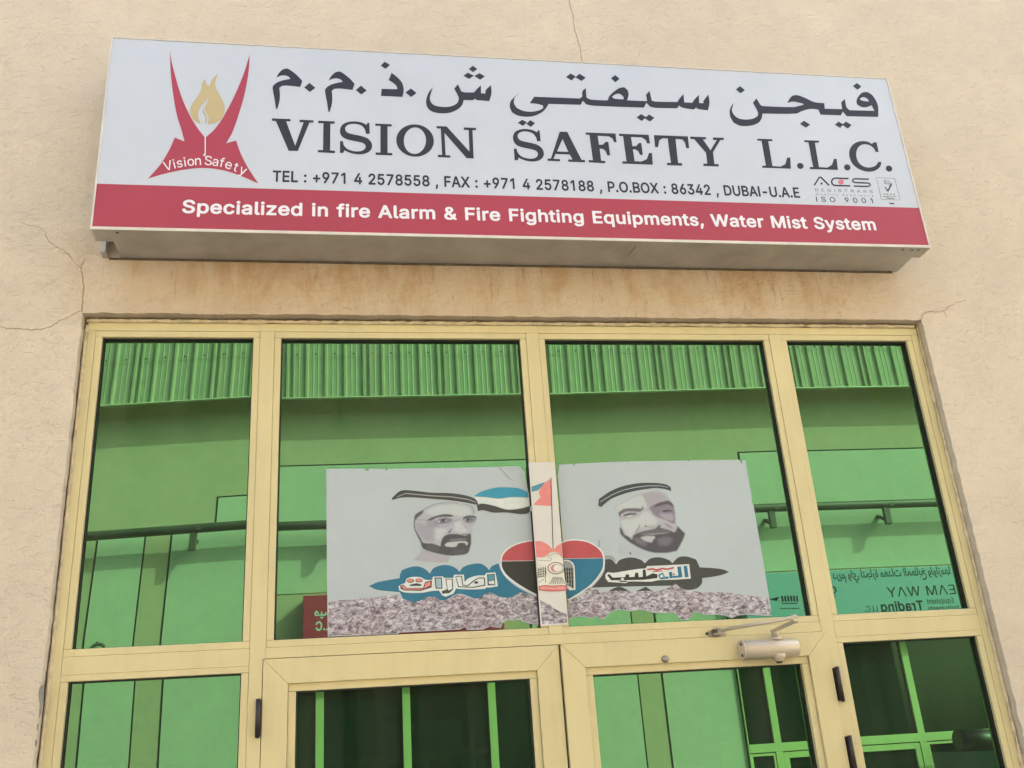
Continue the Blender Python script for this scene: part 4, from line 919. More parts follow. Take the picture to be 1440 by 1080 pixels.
mb.tube([(bx0 - 0.0085, cy + 0.002, cz), (bx0 - 0.0005, cy + 0.002, cz)], 0.034, 28)
ec = mb.build('end_cap', MAT['closer'], cl)
for s in (-1, 1):
    mb = MB()
    mb.tube([(bx0 - 0.0115, cy - 0.006, cz + s * 0.019), (bx0 - 0.0087, cy - 0.006, cz + s * 0.019)], 0.0055, 12)
    mb.build('screw', MAT['screw'], ec)
el = U(1117, 871.5, -0.235)
sh = U(1008, 889, -0.030)
top = Vector((px, cy, cz + 0.052))
mb = MB()
mb.tube([(px, cy, cz + 0.0412), (px, cy, cz + 0.066)], 0.0125, 16)
mb.bar((px - 0.004, cy + 0.006, cz + 0.060), (el.x + 0.004, el.y - 0.01, el.z - 0.003), 0.021, 0.008)
mb.build('main_arm', MAT['closer'], cl)
mb = MB()
ad = (Vector((sh.x + 0.03, sh.y - 0.012, sh.z + 0.002)) - el).normalized()
mb.tube([el - ad * 0.012 + Vector((0, 0, 0.008)), Vector((sh.x + 0.012, sh.y - 0.014, sh.z + 0.004))], 0.0062, 12)
mid = el.lerp(Vector((sh.x, sh.y, sh.z)), 0.42) + Vector((0, 0, 0.006))
mb.bar(el + Vector((0, 0, 0.008)) - ad * 0.014, mid, 0.016, 0.009)
mb.tube([mid + Vector((0, 0, 0.004)), mid + Vector((0, 0, 0.012))], 0.005, 10)
mb.tube([el + Vector((0, 0, -0.012)), el + Vector((0, 0, 0.016))], 0.0095, 14)
mb.build('forearm', MAT['closer'], cl)
mb = MB()
mb.box(sh.x - 0.020, sh.x + 0.042, FB - 0.007, FB - 0.0002, sh.z - 0.013, sh.z + 0.010, 0.002)
mb.box(sh.x - 0.012, sh.x + 0.018, FB - 0.034, FB - 0.0072, sh.z - 0.010, sh.z - 0.003, 0.0015)
mb.box(sh.x - 0.012, sh.x + 0.018, FB - 0.034, FB - 0.0072, sh.z + 0.009, sh.z + 0.013, 0.0015)
mb.tube([(sh.x + 0.005, FB - 0.022, sh.z - 0.014), (sh.x + 0.005, FB - 0.022, sh.z + 0.017)], 0.0055, 12)
shoe = mb.build('shoe', MAT['steel'], cl)
mb = MB()
mb.tube([(sh.x - 0.027, FB - 0.005, sh.z), (sh.x - 0.027, FB - 0.0001, sh.z)], 0.005, 12)
mb.build('screw', MAT['screw'], shoe)
mb = MB()
mb.tube([(sh.x - 0.004, FB - 0.0345, sh.z + 0.002), (sh.x - 0.004, FB - 0.030, sh.z + 0.002)], 0.006, 12)
mb.build('screw', MAT['screw'], shoe)

# ------------------------------------------------------------------ sign box over the shopfront
SY = -0.25
sg = root('shop_sign', (1.6, SY, Z0 + 0.7), 'long white sign box with red bottom band, flame logo and dark company lettering', 'sign')
tl, tr, bl, br = U(154.5, 50.5, SY), U(1250, 110.8, SY), U(128.3, 322.8, SY), U(1307.3, 347.8, SY)
sx0, sx1, sz0, sz1 = (tl.x + bl.x) / 2, (tr.x + br.x) / 2, (bl.z + br.z) / 2, (tl.z + tr.z) / 2
tw, tb = 0.0065, 0.012
PY = SY + 0.003                              # the printed face sits just inside its trim
mb = MB()
mb.box(sx0 + tw, sx1 - tw, PY, SY + 0.03, sz0 + tb, sz1 - 0.004)
face = mb.build('sign_face', MAT['panel'], sg)
mb = MB()
mb.box(sx0, sx0 + tw, SY, SY + 0.085, sz0, sz1, 0.001)
mb.box(sx1 - tw, sx1, SY, SY + 0.085, sz0, sz1, 0.001)
mb.box(sx0 + tw, sx1 - tw, SY + 0.0003, SY + 0.085, sz1 - 0.004, sz1, 0.001)
mb.box(sx0 + tw, sx1 - tw, SY, SY + 0.005, sz0, sz0 + tb, 0.0012)
mb.build('trim', MAT['trim'], sg)
mb = MB()
mb.box(sx0 + tw, sx1 - tw, SY + 0.005, SY + 0.086, sz0 + 0.0015, sz0 + 0.006)
mb.box(sx0 + 0.062, sx1 - 0.035, SY + 0.0862, WY - 0.004, sz0 + 0.0015, sz1 - 0.02)
box_ = mb.build('housing', MAT['tin'], sg)
for x, y in ((164.5, 329), (1270, 350.5), (1292, 352), (1283, 351)):
    p = U(x, y, SY + 0.02)
    mb = MB()
    mb.tube([(p.x, SY + 0.022, sz0 - 0.0005), (p.x, SY + 0.022, sz0 + 0.002)], 0.0042, 10)
    mb.build('screw', MAT['screw'], box_)
mb = MB()
p, q = U(893, 353, SY + 0.06), U(888, 370, SY + 0.13)
mb.bar((p.x, SY + 0.04, sz0 + 0.0004), (p.x - 0.014, SY + 0.12, sz0 + 0.0004), 0.003, 0.001, bev=0)
mb.build('rust_run', MAT['crack'], box_)
for x0_, x1_ in ((sx0 - 0.003, sx0 + 0.0155), (sx1 - 0.055, sx1 - 0.040)):
    mb = MB()
    mb.box(x0_, x1_, WY - 0.045, WY - 0.0005, sz0 + 0.002, sz1 - 0.03, 0.001)
    mb.build('bracket', MAT['tin'], sg)
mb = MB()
mb.box(sx0 + 0.02, sx1 - 0.06, WY - 0.006, WY - 0.0004, sz0 - 0.006, sz0 + 0.001)  # dark strip put in for the gap shadow along the sealant line
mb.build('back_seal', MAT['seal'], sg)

LY = PY - 0.0006
# red band
zl, zr = U(137.2, 258.8, PY), U(1294.7, 292.3, PY)
zband = (zl.z + zr.z) / 2
mb = MB()
mb.flat([[(sx0 + tw, sz0 + tb), (sx1 - tw, sz0 + tb), (sx1 - tw, zband), (sx0 + tw, zband)]], LY)
mb.build('red_band', MAT['red'], sg)
TY = LY - 0.0006
# the band's slogan
W1 = Win(120, 30, 3.6, TY)
W4 = Win(980, 80, 3.6, TY)
mb = MB()
a = W1([(484, 973)])[0]
b = W4([(915, 876)])[0]
t = W1([(548, 905)])[0]
text(mb, BOLD, 'Specialized in fire Alarm & Fire Fighting Equipments, Water Mist System', a[0], (a[1] + b[1]) / 2, b[0] - a[0], 0.0560, TY, -6)
mb.build('slogan', MAT['white'], sg)

# logo
LG = Win(120, 30, 3.6, LY)
mb = MB()
horn = [(428, 150), (437, 205), (460, 295), (490, 390), (530, 478), (568, 540), (607, 590), (660, 540), (715, 455), (765, 355), (803, 262), (832, 168), (827, 250), (808, 360), (780, 460), (745, 560), (712, 618), (763, 603), (785, 665), (820, 735), (875, 820), (800, 788), (730, 762), (660, 747), (590, 742), (520, 748), (440, 762), (380, 777), (317, 796), (380, 725), (425, 650), (453, 588), (502, 608), (487, 550), (465, 480), (448, 390), (434, 280)]
mb.flat([smooth(LG(horn), 35)], LY)
mb.mi = 1
fl = [(608, 290), (592, 312), (587, 345), (565, 385), (540, 420), (530, 455), (540, 488), (560, 508), (584, 518), (573, 490), (572, 462), (586, 428), (612, 398), (622, 376), (620, 402), (608, 430), (606, 450), (620, 475), (624, 497), (618, 520), (655, 516), (688, 492), (705, 452), (700, 412), (680, 372), (662, 340), (657, 308), (672, 266), (648, 286), (634, 312), (626, 330), (612, 318)]
mb.flat([smooth(LG(fl), 50)], LY)
mb.flat([smooth(LG([(601, 436), (595, 460), (609, 484), (605, 515), (612, 516), (616, 482), (603, 458)]), 50)], LY)
mb.mi = 2
LG.Y = TY
mb.flat([LG(stroke([(607, 586), (607, 668)], 5))], TY)
mb.flat([LG(stroke([(607, 664), (597, 680)], 4)), LG(stroke([(607, 664), (607, 684)], 4)), LG(stroke([(607, 664), (617, 680)], 4))], TY)
# arched name
ARC = [(408, 757), (470, 741), (540, 730), (600, 727), (660, 732), (730, 749), (806, 780)]


def arc(t):
    t = max(0, min(0.9999, t)) * (len(ARC) - 1)
    i = int(t)
    k = t - i
    P0, P1, P2, P3 = (Vector(ARC[max(0, min(len(ARC) - 1, j))]) for j in (i - 1, i, i + 1, i + 2))
    return 0.5 * (2 * P1 + (P2 - P0) * k + (2 * P0 - 5 * P1 + 4 * P2 - P3) * k * k + (3 * P1 - P0 - 3 * P2 + P3) * k**3)


WORD = 'Vision Safety'
tot = text_width(BOOK, WORD)
cx = 0
cs = []
for ch in WORD:
    adv, *outs = BOOK[1][ch]
    c0 = arc((cx + adv / 2) / tot)
    t = (arc((cx + adv) / tot) - arc(cx / tot)).normalized()
    n = Vector((t.y, -t.x))
    kx, kz = 415 / tot, 46 / CAP
    for s in outs:
        v = [int(q) for q in s.split()]
        cs.append(LG([(c0 + t * ((v[i] - adv / 2) * kx) + n * (v[i + 1] * kz))[:] for i in range(0, len(v), 2)]))
    cx += adv
mb.flat(cs, TY)
mb.build('logo', [MAT['red'], MAT['gold'], MAT['white']], sg)

# company name: slab serif capitals traced from the photo
A_, B_, C_ = Win(370, 80, 4.2353, LY), Win(700, 90, 4.5, LY), Win(1010, 100, 5.3333, LY)
SS = [(633, 393), (635, 458), (612, 458), (606, 432), (585, 409), (550, 399), (515, 401), (494, 414), (489, 432), (500, 449), (530, 460), (580, 470), (620, 484), (643, 507), (649, 532), (640, 556), (615, 573), (580, 580), (540, 577), (505, 566), (484, 556), (478, 572), (458, 572), (458, 502), (475, 502), (481, 526), (500, 547), (530, 559), (560, 563), (590, 559), (607, 546), (610, 530), (600, 516), (575, 507), (530, 498), (490, 487), (467, 470), (458, 446), (462, 420), (479, 399), (510, 387), (545, 384), (580, 389), (602, 397), (616, 405), (621, 393)]
s_pl = smooth(A_(SS), 55)
xs = [p[0] for p in s_pl]
zs = [p[1] for p in s_pl]
s2a, s2b, s2c = B_([(97, 480), (291, 560), (200, 412)])
s2d = B_([(190, 616)])[0]
kx, kz = (s2b[0] - s2a[0]) / (max(xs) - min(xs)), (s2c[1] - s2d[1]) / (max(zs) - min(zs))
s2 = [(s2a[0] + (x - min(xs)) * kx, s2d[1] + (z - min(zs)) * kz) for x, z in s_pl]
mb = MB()
mb.flat([A_([(53, 366), (163, 370), (163, 384), (137, 384), (191, 529), (241, 390), (217, 388), (217, 374), (300, 378), (300, 391), (276, 391), (207, 560), (152, 559), (76, 382), (53, 380)])], LY)
mb.flat([A_([(328, 380), (426, 384), (426, 398), (401, 398), (399, 557), (428, 559), (428, 573), (327, 568), (327, 555), (357, 555), (359, 395), (328, 394)])], LY)
mb.flat([s_pl], LY)
mb.flat([A_([(668, 397), (766, 401), (766, 414), (741, 414), (741, 571), (770, 573), (770, 587), (670, 583), (670, 569), (699, 570), (699, 411), (668, 410)])], LY)
mb.flat([A_(ellipse(905, 498, 112, 96, 44, 0.10)), A_(ellipse(904, 499, 66, 79, 44, 0.06))], LY)
mb.flat([A_([(1033, 412), (1093, 414), (1229, 564), (1224, 436), (1195, 434), (1195, 420), (1268, 423), (1268, 437), (1247, 436), (1254, 605), (1212, 603), (1080, 452), (1087, 585), (1115, 587), (1115, 600), (1041, 597), (1041, 583), (1066, 584), (1058, 427), (1033, 425)])], LY)
mb.build('company_name', MAT['ink'], sg)
mb = MB()
mb.flat([s2], LY)
mb.flat([B_([(392, 428), (440, 430), (530, 606), (552, 608), (552, 622), (446, 618), (446, 604), (473, 605), (456, 573), (366, 569), (352, 600), (394, 602), (394, 616), (315, 612), (315, 598), (336, 599)]), B_([(375, 553), (447, 556), (410, 474)])], LY)
mb.flat([B_([(556, 433), (745, 440), (752, 495), (735, 494), (727, 472), (704, 458), (632, 454), (641, 511), (665, 510), (683, 492), (700, 493), (711, 578), (693, 577), (682, 549), (664, 537), (645, 536), (654, 611), (680, 614), (680, 628), (575, 622), (575, 608), (602, 609), (580, 448), (556, 447)])], LY)
mb.flat([B_([(767, 441), (955, 448), (963, 503), (945, 502), (936, 480), (910, 464), (843, 461), (852, 520), (876, 519), (893, 500), (908, 500), (918, 575), (900, 574), (890, 552), (872, 540), (855, 540), (866, 615), (910, 617), (943, 602), (957, 563), (976, 563), (981, 637), (788, 630), (788, 616), (815, 617), (793, 456), (767, 455)])], LY)
mb.flat([B_([(988, 450), (1203, 458), (1211, 533), (1193, 532), (1184, 496), (1168, 477), (1125, 474), (1141, 627), (1167, 628), (1167, 643), (1072, 640), (1072, 625), (1096, 626), (1075, 471), (1045, 470), (1022, 482), (1014, 527), (996, 526)])], LY)
mb.flat([B_([(1218, 459), (1318, 463), (1318, 477), (1298, 477), (1346, 546), (1386, 481), (1362, 480), (1362, 465), (1430, 467), (1430, 481), (1409, 481), (1362, 558), (1371, 633), (1398, 634), (1398, 649), (1301, 645), (1301, 630), (1326, 631), (1318, 562), (1243, 475), (1218, 474)])], LY)
mb.build('company_name', MAT['ink'], sg)
mb = MB()
mb.flat([C_([(293, 507), (405, 511), (408, 525), (375, 526), (407, 712), (468, 716), (503, 698), (518, 648), (540, 649), (545, 732), (330, 724), (330, 709), (358, 710), (325, 522), (295, 521)])], LY)
mb.flat([C_([(645, 518), (755, 522), (757, 536), (725, 537), (756, 720), (818, 724), (853, 703), (868, 658), (888, 658), (898, 741), (687, 734), (687, 719), (712, 720), (677, 534), (645, 532)])], LY)
mb.flat([smooth(C_([(1165, 535), (1188, 535), (1203, 606), (1182, 606), (1165, 577), (1135, 555), (1100, 548), (1066, 558), (1043, 585), (1035, 625), (1045, 670), (1070, 703), (1110, 721), (1150, 721), (1184, 706), (1201, 680), (1224, 682), (1215, 715), (1185, 742), (1140, 754), (1090, 748), (1040, 725), (1004, 690), (985, 640), (985, 595), (1005, 557), (1045, 531), (1095, 525), (1130, 533), (1153, 547)]), 50)], LY)
for x, y in ((616, 711), (968, 722), (1281, 731)):
    mb.flat([C_(ellipse(x, y, 25, 22, 24, 0.5))], LY)
mb.build('company_name', MAT['ink'], sg)

# the name in Arabic
D1, D2 = ([(245, 182), (276, 155), (311, 184), (279, 209)], [(700, 52), (725, 29), (756, 48), (729, 71)])
mb = MB()
mim = [(78, 125), (95, 95), (120, 74), (145, 69), (165, 80), (205, 112), (233, 143), (221, 179), (180, 174), (140, 170), (112, 172), (97, 184), (100, 220), (98, 260), (85, 309), (77, 309), (68, 250), (60, 210), (57, 180), (68, 163), (95, 147), (130, 137), (163, 131), (150, 117), (128, 110), (100, 113)]
for poly in (mim, [(x + 312, y + 17.5) for x, y in mim],
             [(765, 95), (800, 122), (825, 150), (836, 180), (837, 205), (830, 238), (702, 232), (706, 190), (770, 192), (800, 192), (795, 175), (778, 157), (748, 138)],
             [(1012, 180), (985, 215), (971, 260), (974, 290), (990, 315), (1020, 330), (1070, 336), (1120, 330), (1165, 308), (1187, 283), (1195, 257), (1250, 258), (1262, 248), (1272, 257), (1347, 263), (1360, 218), (1357, 168), (1325, 200), (1325, 218), (1298, 217), (1297, 170), (1283, 182), (1255, 212), (1200, 211), (1180, 205), (1160, 163), (1138, 190), (1160, 230), (1165, 255), (1150, 280), (1110, 296), (1060, 297), (1020, 288), (1000, 270), (993, 245), (1000, 215)]):
    mb.flat([smooth(A_(poly), 38)], LY)
for poly in (D1, [(552, 197), (583, 171), (617, 200), (585, 224)], [(848, 212), (880, 188), (914, 215), (882, 239)], D2,
             [(1225, 72), (1249, 53), (1276, 72), (1250, 91)], [(1193, 112), (1219, 94), (1256, 112), (1226, 131)], [(1258, 113), (1289, 97), (1321, 116), (1293, 136)]):
    mb.flat([A_(poly)], LY)
mb.flat([smooth(B_([(142, 172), (110, 205), (82, 235), (76, 270), (90, 305), (125, 325), (175, 333), (230, 328), (280, 305), (305, 280), (322, 252), (525, 258), (538, 232), (560, 255), (600, 263), (925, 276), (940, 245), (965, 270), (1000, 277), (1135, 280), (1148, 262), (1165, 275), (1240, 288), (1255, 275), (1268, 285), (1330, 293), (1340, 245), (1333, 192), (1300, 235), (1303, 248), (1275, 247), (1272, 195), (1240, 230), (1232, 245), (1180, 243), (1175, 190), (1145, 225), (1138, 240), (1000, 238), (975, 232), (960, 170), (938, 195), (945, 235), (818, 230), (828, 195), (822, 165), (800, 147), (770, 152), (735, 175), (705, 205), (697, 227), (690, 230), (590, 225), (562, 213), (556, 152), (535, 175), (535, 205), (520, 218), (230, 207), (203, 248), (250, 252), (285, 262), (288, 278), (265, 292), (215, 302), (160, 296), (120, 278), (103, 250), (105, 220), (122, 195)]), 38),
         smooth(B_([(722, 207), (748, 190), (772, 189), (793, 205), (797, 224), (765, 222), (735, 218)]), 60)], LY)
for poly in ([(432, 82), (461, 60), (494, 80), (466, 104)], [(491, 84), (516, 62), (557, 86), (531, 107)], [(716, 90), (743, 70), (771, 94), (744, 115)],
             [(878, 338), (907, 317), (938, 336), (912, 361)], [(930, 343), (957, 319), (991, 341), (963, 364)], [(127, 372), (155, 353), (184, 368), (160, 392)], [(181, 378), (206, 355), (236, 375), (209, 398)]):
    mb.flat([B_(poly)], LY)
mb.flat([smooth(C_([(117, 237), (97, 265), (86, 300), (92, 345), (115, 385), (160, 408), (210, 412), (265, 404), (305, 385), (325, 355), (332, 318), (585, 318), (625, 300), (690, 283), (750, 287), (768, 326), (920, 331), (935, 303), (965, 338), (1200, 343), (1200, 270), (1185, 225), (1155, 180), (1120, 157), (1085, 160), (1055, 185), (1037, 225), (1042, 250), (1075, 268), (1110, 270), (1150, 255), (1172, 298), (985, 293), (962, 270), (950, 208), (922, 235), (930, 285), (800, 282), (795, 240), (720, 232), (650, 200), (600, 182), (570, 181), (545, 195), (517, 237), (560, 228), (600, 235), (635, 243), (640, 252), (600, 262), (560, 270), (335, 262), (318, 255), (287, 205), (260, 237), (290, 290), (300, 320), (290, 340), (255, 358), (205, 363), (155, 355), (120, 330), (103, 295), (108, 265)]), 38),
         smooth(C_([(1063, 205), (1090, 195), (1120, 208), (1132, 228), (1095, 225), (1068, 216)]), 60)], LY)
for poly in ([(132, 138), (163, 113), (200, 142), (168, 166)], [(1010, 112), (1040, 89), (1074, 116), (1045, 140)], [(613, 396), (643, 372), (690, 402), (658, 424)], [(875, 402), (903, 378), (938, 400), (915, 426)], [(930, 402), (958, 378), (1000, 404), (972, 431)]):
    mb.flat([C_(poly)], LY)
mb.build('arabic_name', MAT['ink'], sg)

# telephone line
mb = MB()
a = A_([(53, 745)])[0]
b = C_([(620, 945)])[0]
text(mb, SEMI, 'TEL : +971 4 2578558 , FAX : +971 4 2578188 , P.O.BOX : 86342 , DUBAI-U.A.E', a[0], (a[1] + b[1]) / 2 - 0.001, b[0] - a[0], 0.0495, LY, -12)
mb.build('telephone_line', MAT['ink'], sg)

# certification marks
K = Win(1130, 235, 9.6, LY)
mb = MB()
mb.flat([K(stroke([(145, 245), (212, 140), (226, 135), (240, 142), (345, 247)], 19))], LY)
mb.flat([K(ellipse(243, 222, 15, 14))], LY)
mb.flat([K(stroke([(608, 155), (430, 148), (398, 158), (379, 188), (384, 220), (405, 242), (440, 248), (630, 253)], 19))], LY)
mb.flat([K(stroke([(882, 163), (700, 157), (668, 165), (660, 182), (672, 200), (705, 208), (870, 215), (895, 224), (902, 242), (885, 257), (850, 261), (680, 255)], 18))], LY)
text_span(mb, 'ISO 9001', K, (168, 468), (968, 484), (168, 402), track=260)
mb.mi = 1
mb.flat([K(ellipse(508, 200, 37, 34))], LY - 0.0003)
mb.mi = 2
text_span(mb, 'REGISTRARS', K, (152, 328), (945, 346), (152, 290), track=230)
text_span(mb, 'Quality Assurance', K, (165, 380), (950, 395), (165, 356), track=260)
fr_ = [(980, 138), (1232, 150), (1308, 446), (1050, 436)]
mb.flat([K(fr_), K([(986, 143), (1228, 154), (1301, 441), (1055, 431)])], LY)
mb.mi = 0
mb.flat([K([(1090, 262), (1112, 275), (1138, 308), (1182, 205), (1192, 240), (1145, 330), (1130, 325)])], LY)
text_span(mb, 'UKAS', K, (1078, 374), (1240, 382), (1078, 352), track=200)
mb.flat([K(stroke([(1072, 397), (1255, 402)], 5))], LY)
mb.flat([K(stroke([(1115, 415), (1225, 428)], 7))], LY)
mb.flat([K([(1158, 480), (1220, 484), (1224, 499), (1162, 496)])], LY)
mb.mi = 2
for c in ([(1080, 195), (1090, 180), (1105, 185), (1108, 205), (1095, 215)], [(1130, 190), (1145, 182), (1162, 195), (1165, 215), (1145, 215)]):
    mb.flat([K(stroke(c + [c[0]], 7))], LY)
mb.flat([K(stroke([(1108, 165), (1114, 215)], 6)), K(stroke([(1092, 222), (1162, 230)], 9))], LY)
mb.build('certification_marks', [MAT['ink'], MAT['pink'], MAT['greyink']], sg)

# ------------------------------------------------------------------ poster stuck over the two middle panes
po = root('window_poster', (1.6, GL, Z0 - 0.82), 'torn pale poster of two men in headdresses with a flag heart across the middle panes', 'poster')
GY = GL - 0.0022                             # on the glass
FY = FB - 0.0016                             # on the mullion
ST_ = 0.00035                                # step between printed layers
PK = list(P)
PM = [P[k] for k in PK]


def lay(mb, n, W, polys, key, lim=None):
    """print outlines (crop pixels) as layer n"""
    W.Y = (GY if W.ox != 'c' else FY) - n * ST_
    mb.mi = PK.index(key)
    mb.flat([smooth(W(p), lim) if lim else W(p) for p in polys], W.Y, th=0.00012)


HL, HR = Win(440, 620, 3.6, GY), Win(740, 620, 3.6, GY)
lsheet = [(67, 142), (260, 140), (268, 153), (282, 152), (283, 141), (365, 142), (372, 152), (380, 141), (520, 139), (660, 138), (663, 146), (668, 138), (940, 132), (1050, 128), (1070, 160), (1085, 230), (1100, 300), (1135, 780), (1150, 938), (1060, 915), (1050, 905), (1010, 910), (985, 906), (962, 922), (952, 946), (915, 945), (900, 938), (860, 955), (780, 958), (770, 940), (745, 955), (500, 968), (440, 970), (430, 977), (75, 992), (72, 700), (69, 400)]
rsheet = [(165, 120), (235, 117), (240, 126), (246, 116), (400, 108), (515, 105), (518, 108), (522, 104), (700, 102), (815, 99), (822, 103), (830, 98), (1080, 96), (1088, 118), (1093, 97), (1110, 98), (1125, 190), (1143, 290), (1140, 305), (1150, 322), (1160, 380), (1200, 610), (1240, 858), (1232, 866), (1242, 888), (1110, 880), (1070, 884), (1040, 897), (1005, 884), (960, 880), (900, 880), (868, 868), (845, 868), (835, 888), (820, 907), (780, 905), (760, 880), (745, 868), (700, 872), (640, 870), (600, 858), (570, 855), (530, 862), (470, 855), (440, 860), (410, 880), (395, 902), (370, 900), (350, 886), (335, 898), (280, 888), (240, 895), (215, 903), (205, 780), (188, 560), (160, 175)]
mb = MB()
mb.flat([HL(lsheet)], GY, th=0.0003)
shl = mb.build('left_sheet', MAT['sheet'], po)
mb = MB()
mb.flat([HR(rsheet)], GY, th=0.0003)
shr = mb.build('right_sheet', MAT['sheet'], po)
ptop, pbot = U(760, 650, FY).z, U(778, 879.6, FY).z
mb = MB()
ra = [(X[3] - 0.003, pbot), (X[4] - 0.004, pbot + 0.001), (X[4] - 0.002, ptop - 0.001), (X[3] - 0.003, ptop)]
mb.flat([ra], FY, th=0.0003)
shc = mb.build('centre_strip', MAT['strip'], po)

# rubble printed along the foot
HL.Y = GY - ST_
HR.Y = GY - ST_
rub_l = [(78, 815), (140, 806), (200, 805), (260, 796), (330, 790), (430, 778), (450, 800), (520, 815), (600, 785), (640, 800), (700, 790), (740, 775), (800, 795), (890, 768), (930, 782), (960, 795), (1050, 760), (1090, 775), (1132, 790), (1148, 934), (1060, 912), (1050, 902), (1010, 907), (985, 903), (960, 919), (950, 943), (915, 942), (900, 935), (860, 952), (780, 955), (770, 937), (745, 952), (500, 965), (440, 967), (430, 974), (78, 988)]
rub_r = [(208, 800), (270, 790), (330, 745), (400, 765), (470, 740), (540, 765), (605, 740), (650, 765), (700, 752), (750, 725), (800, 755), (880, 765), (1000, 765), (1100, 780), (1222, 795), (1236, 858), (1229, 866), (1238, 885), (1110, 877), (1070, 881), (1040, 894), (1005, 881), (960, 877), (900, 877), (868, 865), (845, 865), (835, 885), (820, 904), (780, 902), (760, 877), (745, 865), (700, 869), (640, 867), (600, 855), (570, 852), (530, 859), (470, 852), (440, 857), (410, 877), (395, 899), (370, 897), (350, 883), (335, 895), (280, 885), (240, 892), (216, 899)]
mb = MB()
mb.flat([HL(rub_l)], GY - ST_, th=0.00012)
mb.build('printed_rubble', MAT['rubble'], shl)
mb = MB()
mb.flat([HR(rub_r)], GY - ST_, th=0.00012)
mb.build('printed_rubble', MAT['rubble'], shr)
CW = Win(700, 740, 7.7125, FY - ST_)
mb = MB()
mb.flat([CW([(460, 800), (520, 830), (560, 850), (610, 890), (680, 930), (745, 950), (754, 1050), (480, 1062)])], FY - ST_, th=0.00012)
mb.build('printed_rubble', MAT['rubble'], shc)

# --- left sheet: headband, face, flag, cloud lettering, half heart
H7 = Win(700, 740, 7.7125, GY)
M1 = Win(560, 690, 10.8, GY)
mb = MB()
lay(mb, 2, HL, [[(283, 735), (330, 715), (440, 695), (440, 680), (450, 655), (490, 640), (530, 635), (570, 650), (592, 672), (610, 645), (650, 630), (690, 630), (725, 645), (742, 663), (760, 640), (800, 625), (850, 622), (880, 640), (892, 655), (905, 635), (940, 620), (950, 650), (975, 690), (1020, 730), (1080, 765), (1125, 785), (1050, 768), (1010, 790), (960, 793), (890, 768), (830, 798), (740, 773), (660, 808), (600, 786), (520, 816), (455, 798), (440, 765), (330, 755)]], 'blue', 48)
lay(mb, 3, HL, [[(815, 280), (850, 258), (920, 238), (980, 235), (1050, 242), (1088, 262), (1092, 285), (1000, 284), (940, 291), (880, 284)]], 'sky', 45)
lay(mb, 3, HL, [[(820, 284), (880, 287), (940, 294), (1000, 287), (1092, 288), (1100, 328), (1040, 343), (980, 346), (920, 328), (860, 316), (835, 318)]], 'white', 45)
lay(mb, 4, HL, [[(830, 325), (860, 318), (920, 330), (980, 348), (1040, 345), (1102, 330), (1106, 345), (1090, 365), (1050, 370), (980, 362), (910, 362), (860, 350), (836, 355)]], 'charcoal', 45)
lay(mb, 3, HL, [stroke([(942, 134), (960, 152), (985, 182), (1000, 192), (1020, 205)], [9, 5, 7, 4, 1])], 'grey')
lay(mb, 2, H7, [smooth([(28, 372), (38, 318), (90, 250), (195, 188), (330, 154), (392, 147), (438, 768), (330, 715), (190, 632), (85, 548), (30, 460)], 40)], 'white')
lay(mb, 3, H7, [[(42, 376), (52, 325), (100, 262), (200, 202), (330, 168), (392, 161), (404, 370)]], 'red', 40)
lay(mb, 3, H7, [[(41, 382), (404, 375), (430, 742), (330, 690), (200, 610), (100, 528), (50, 450)]], 'black', 40)
mb.build('printed_flag_and_heart', PM, shl)

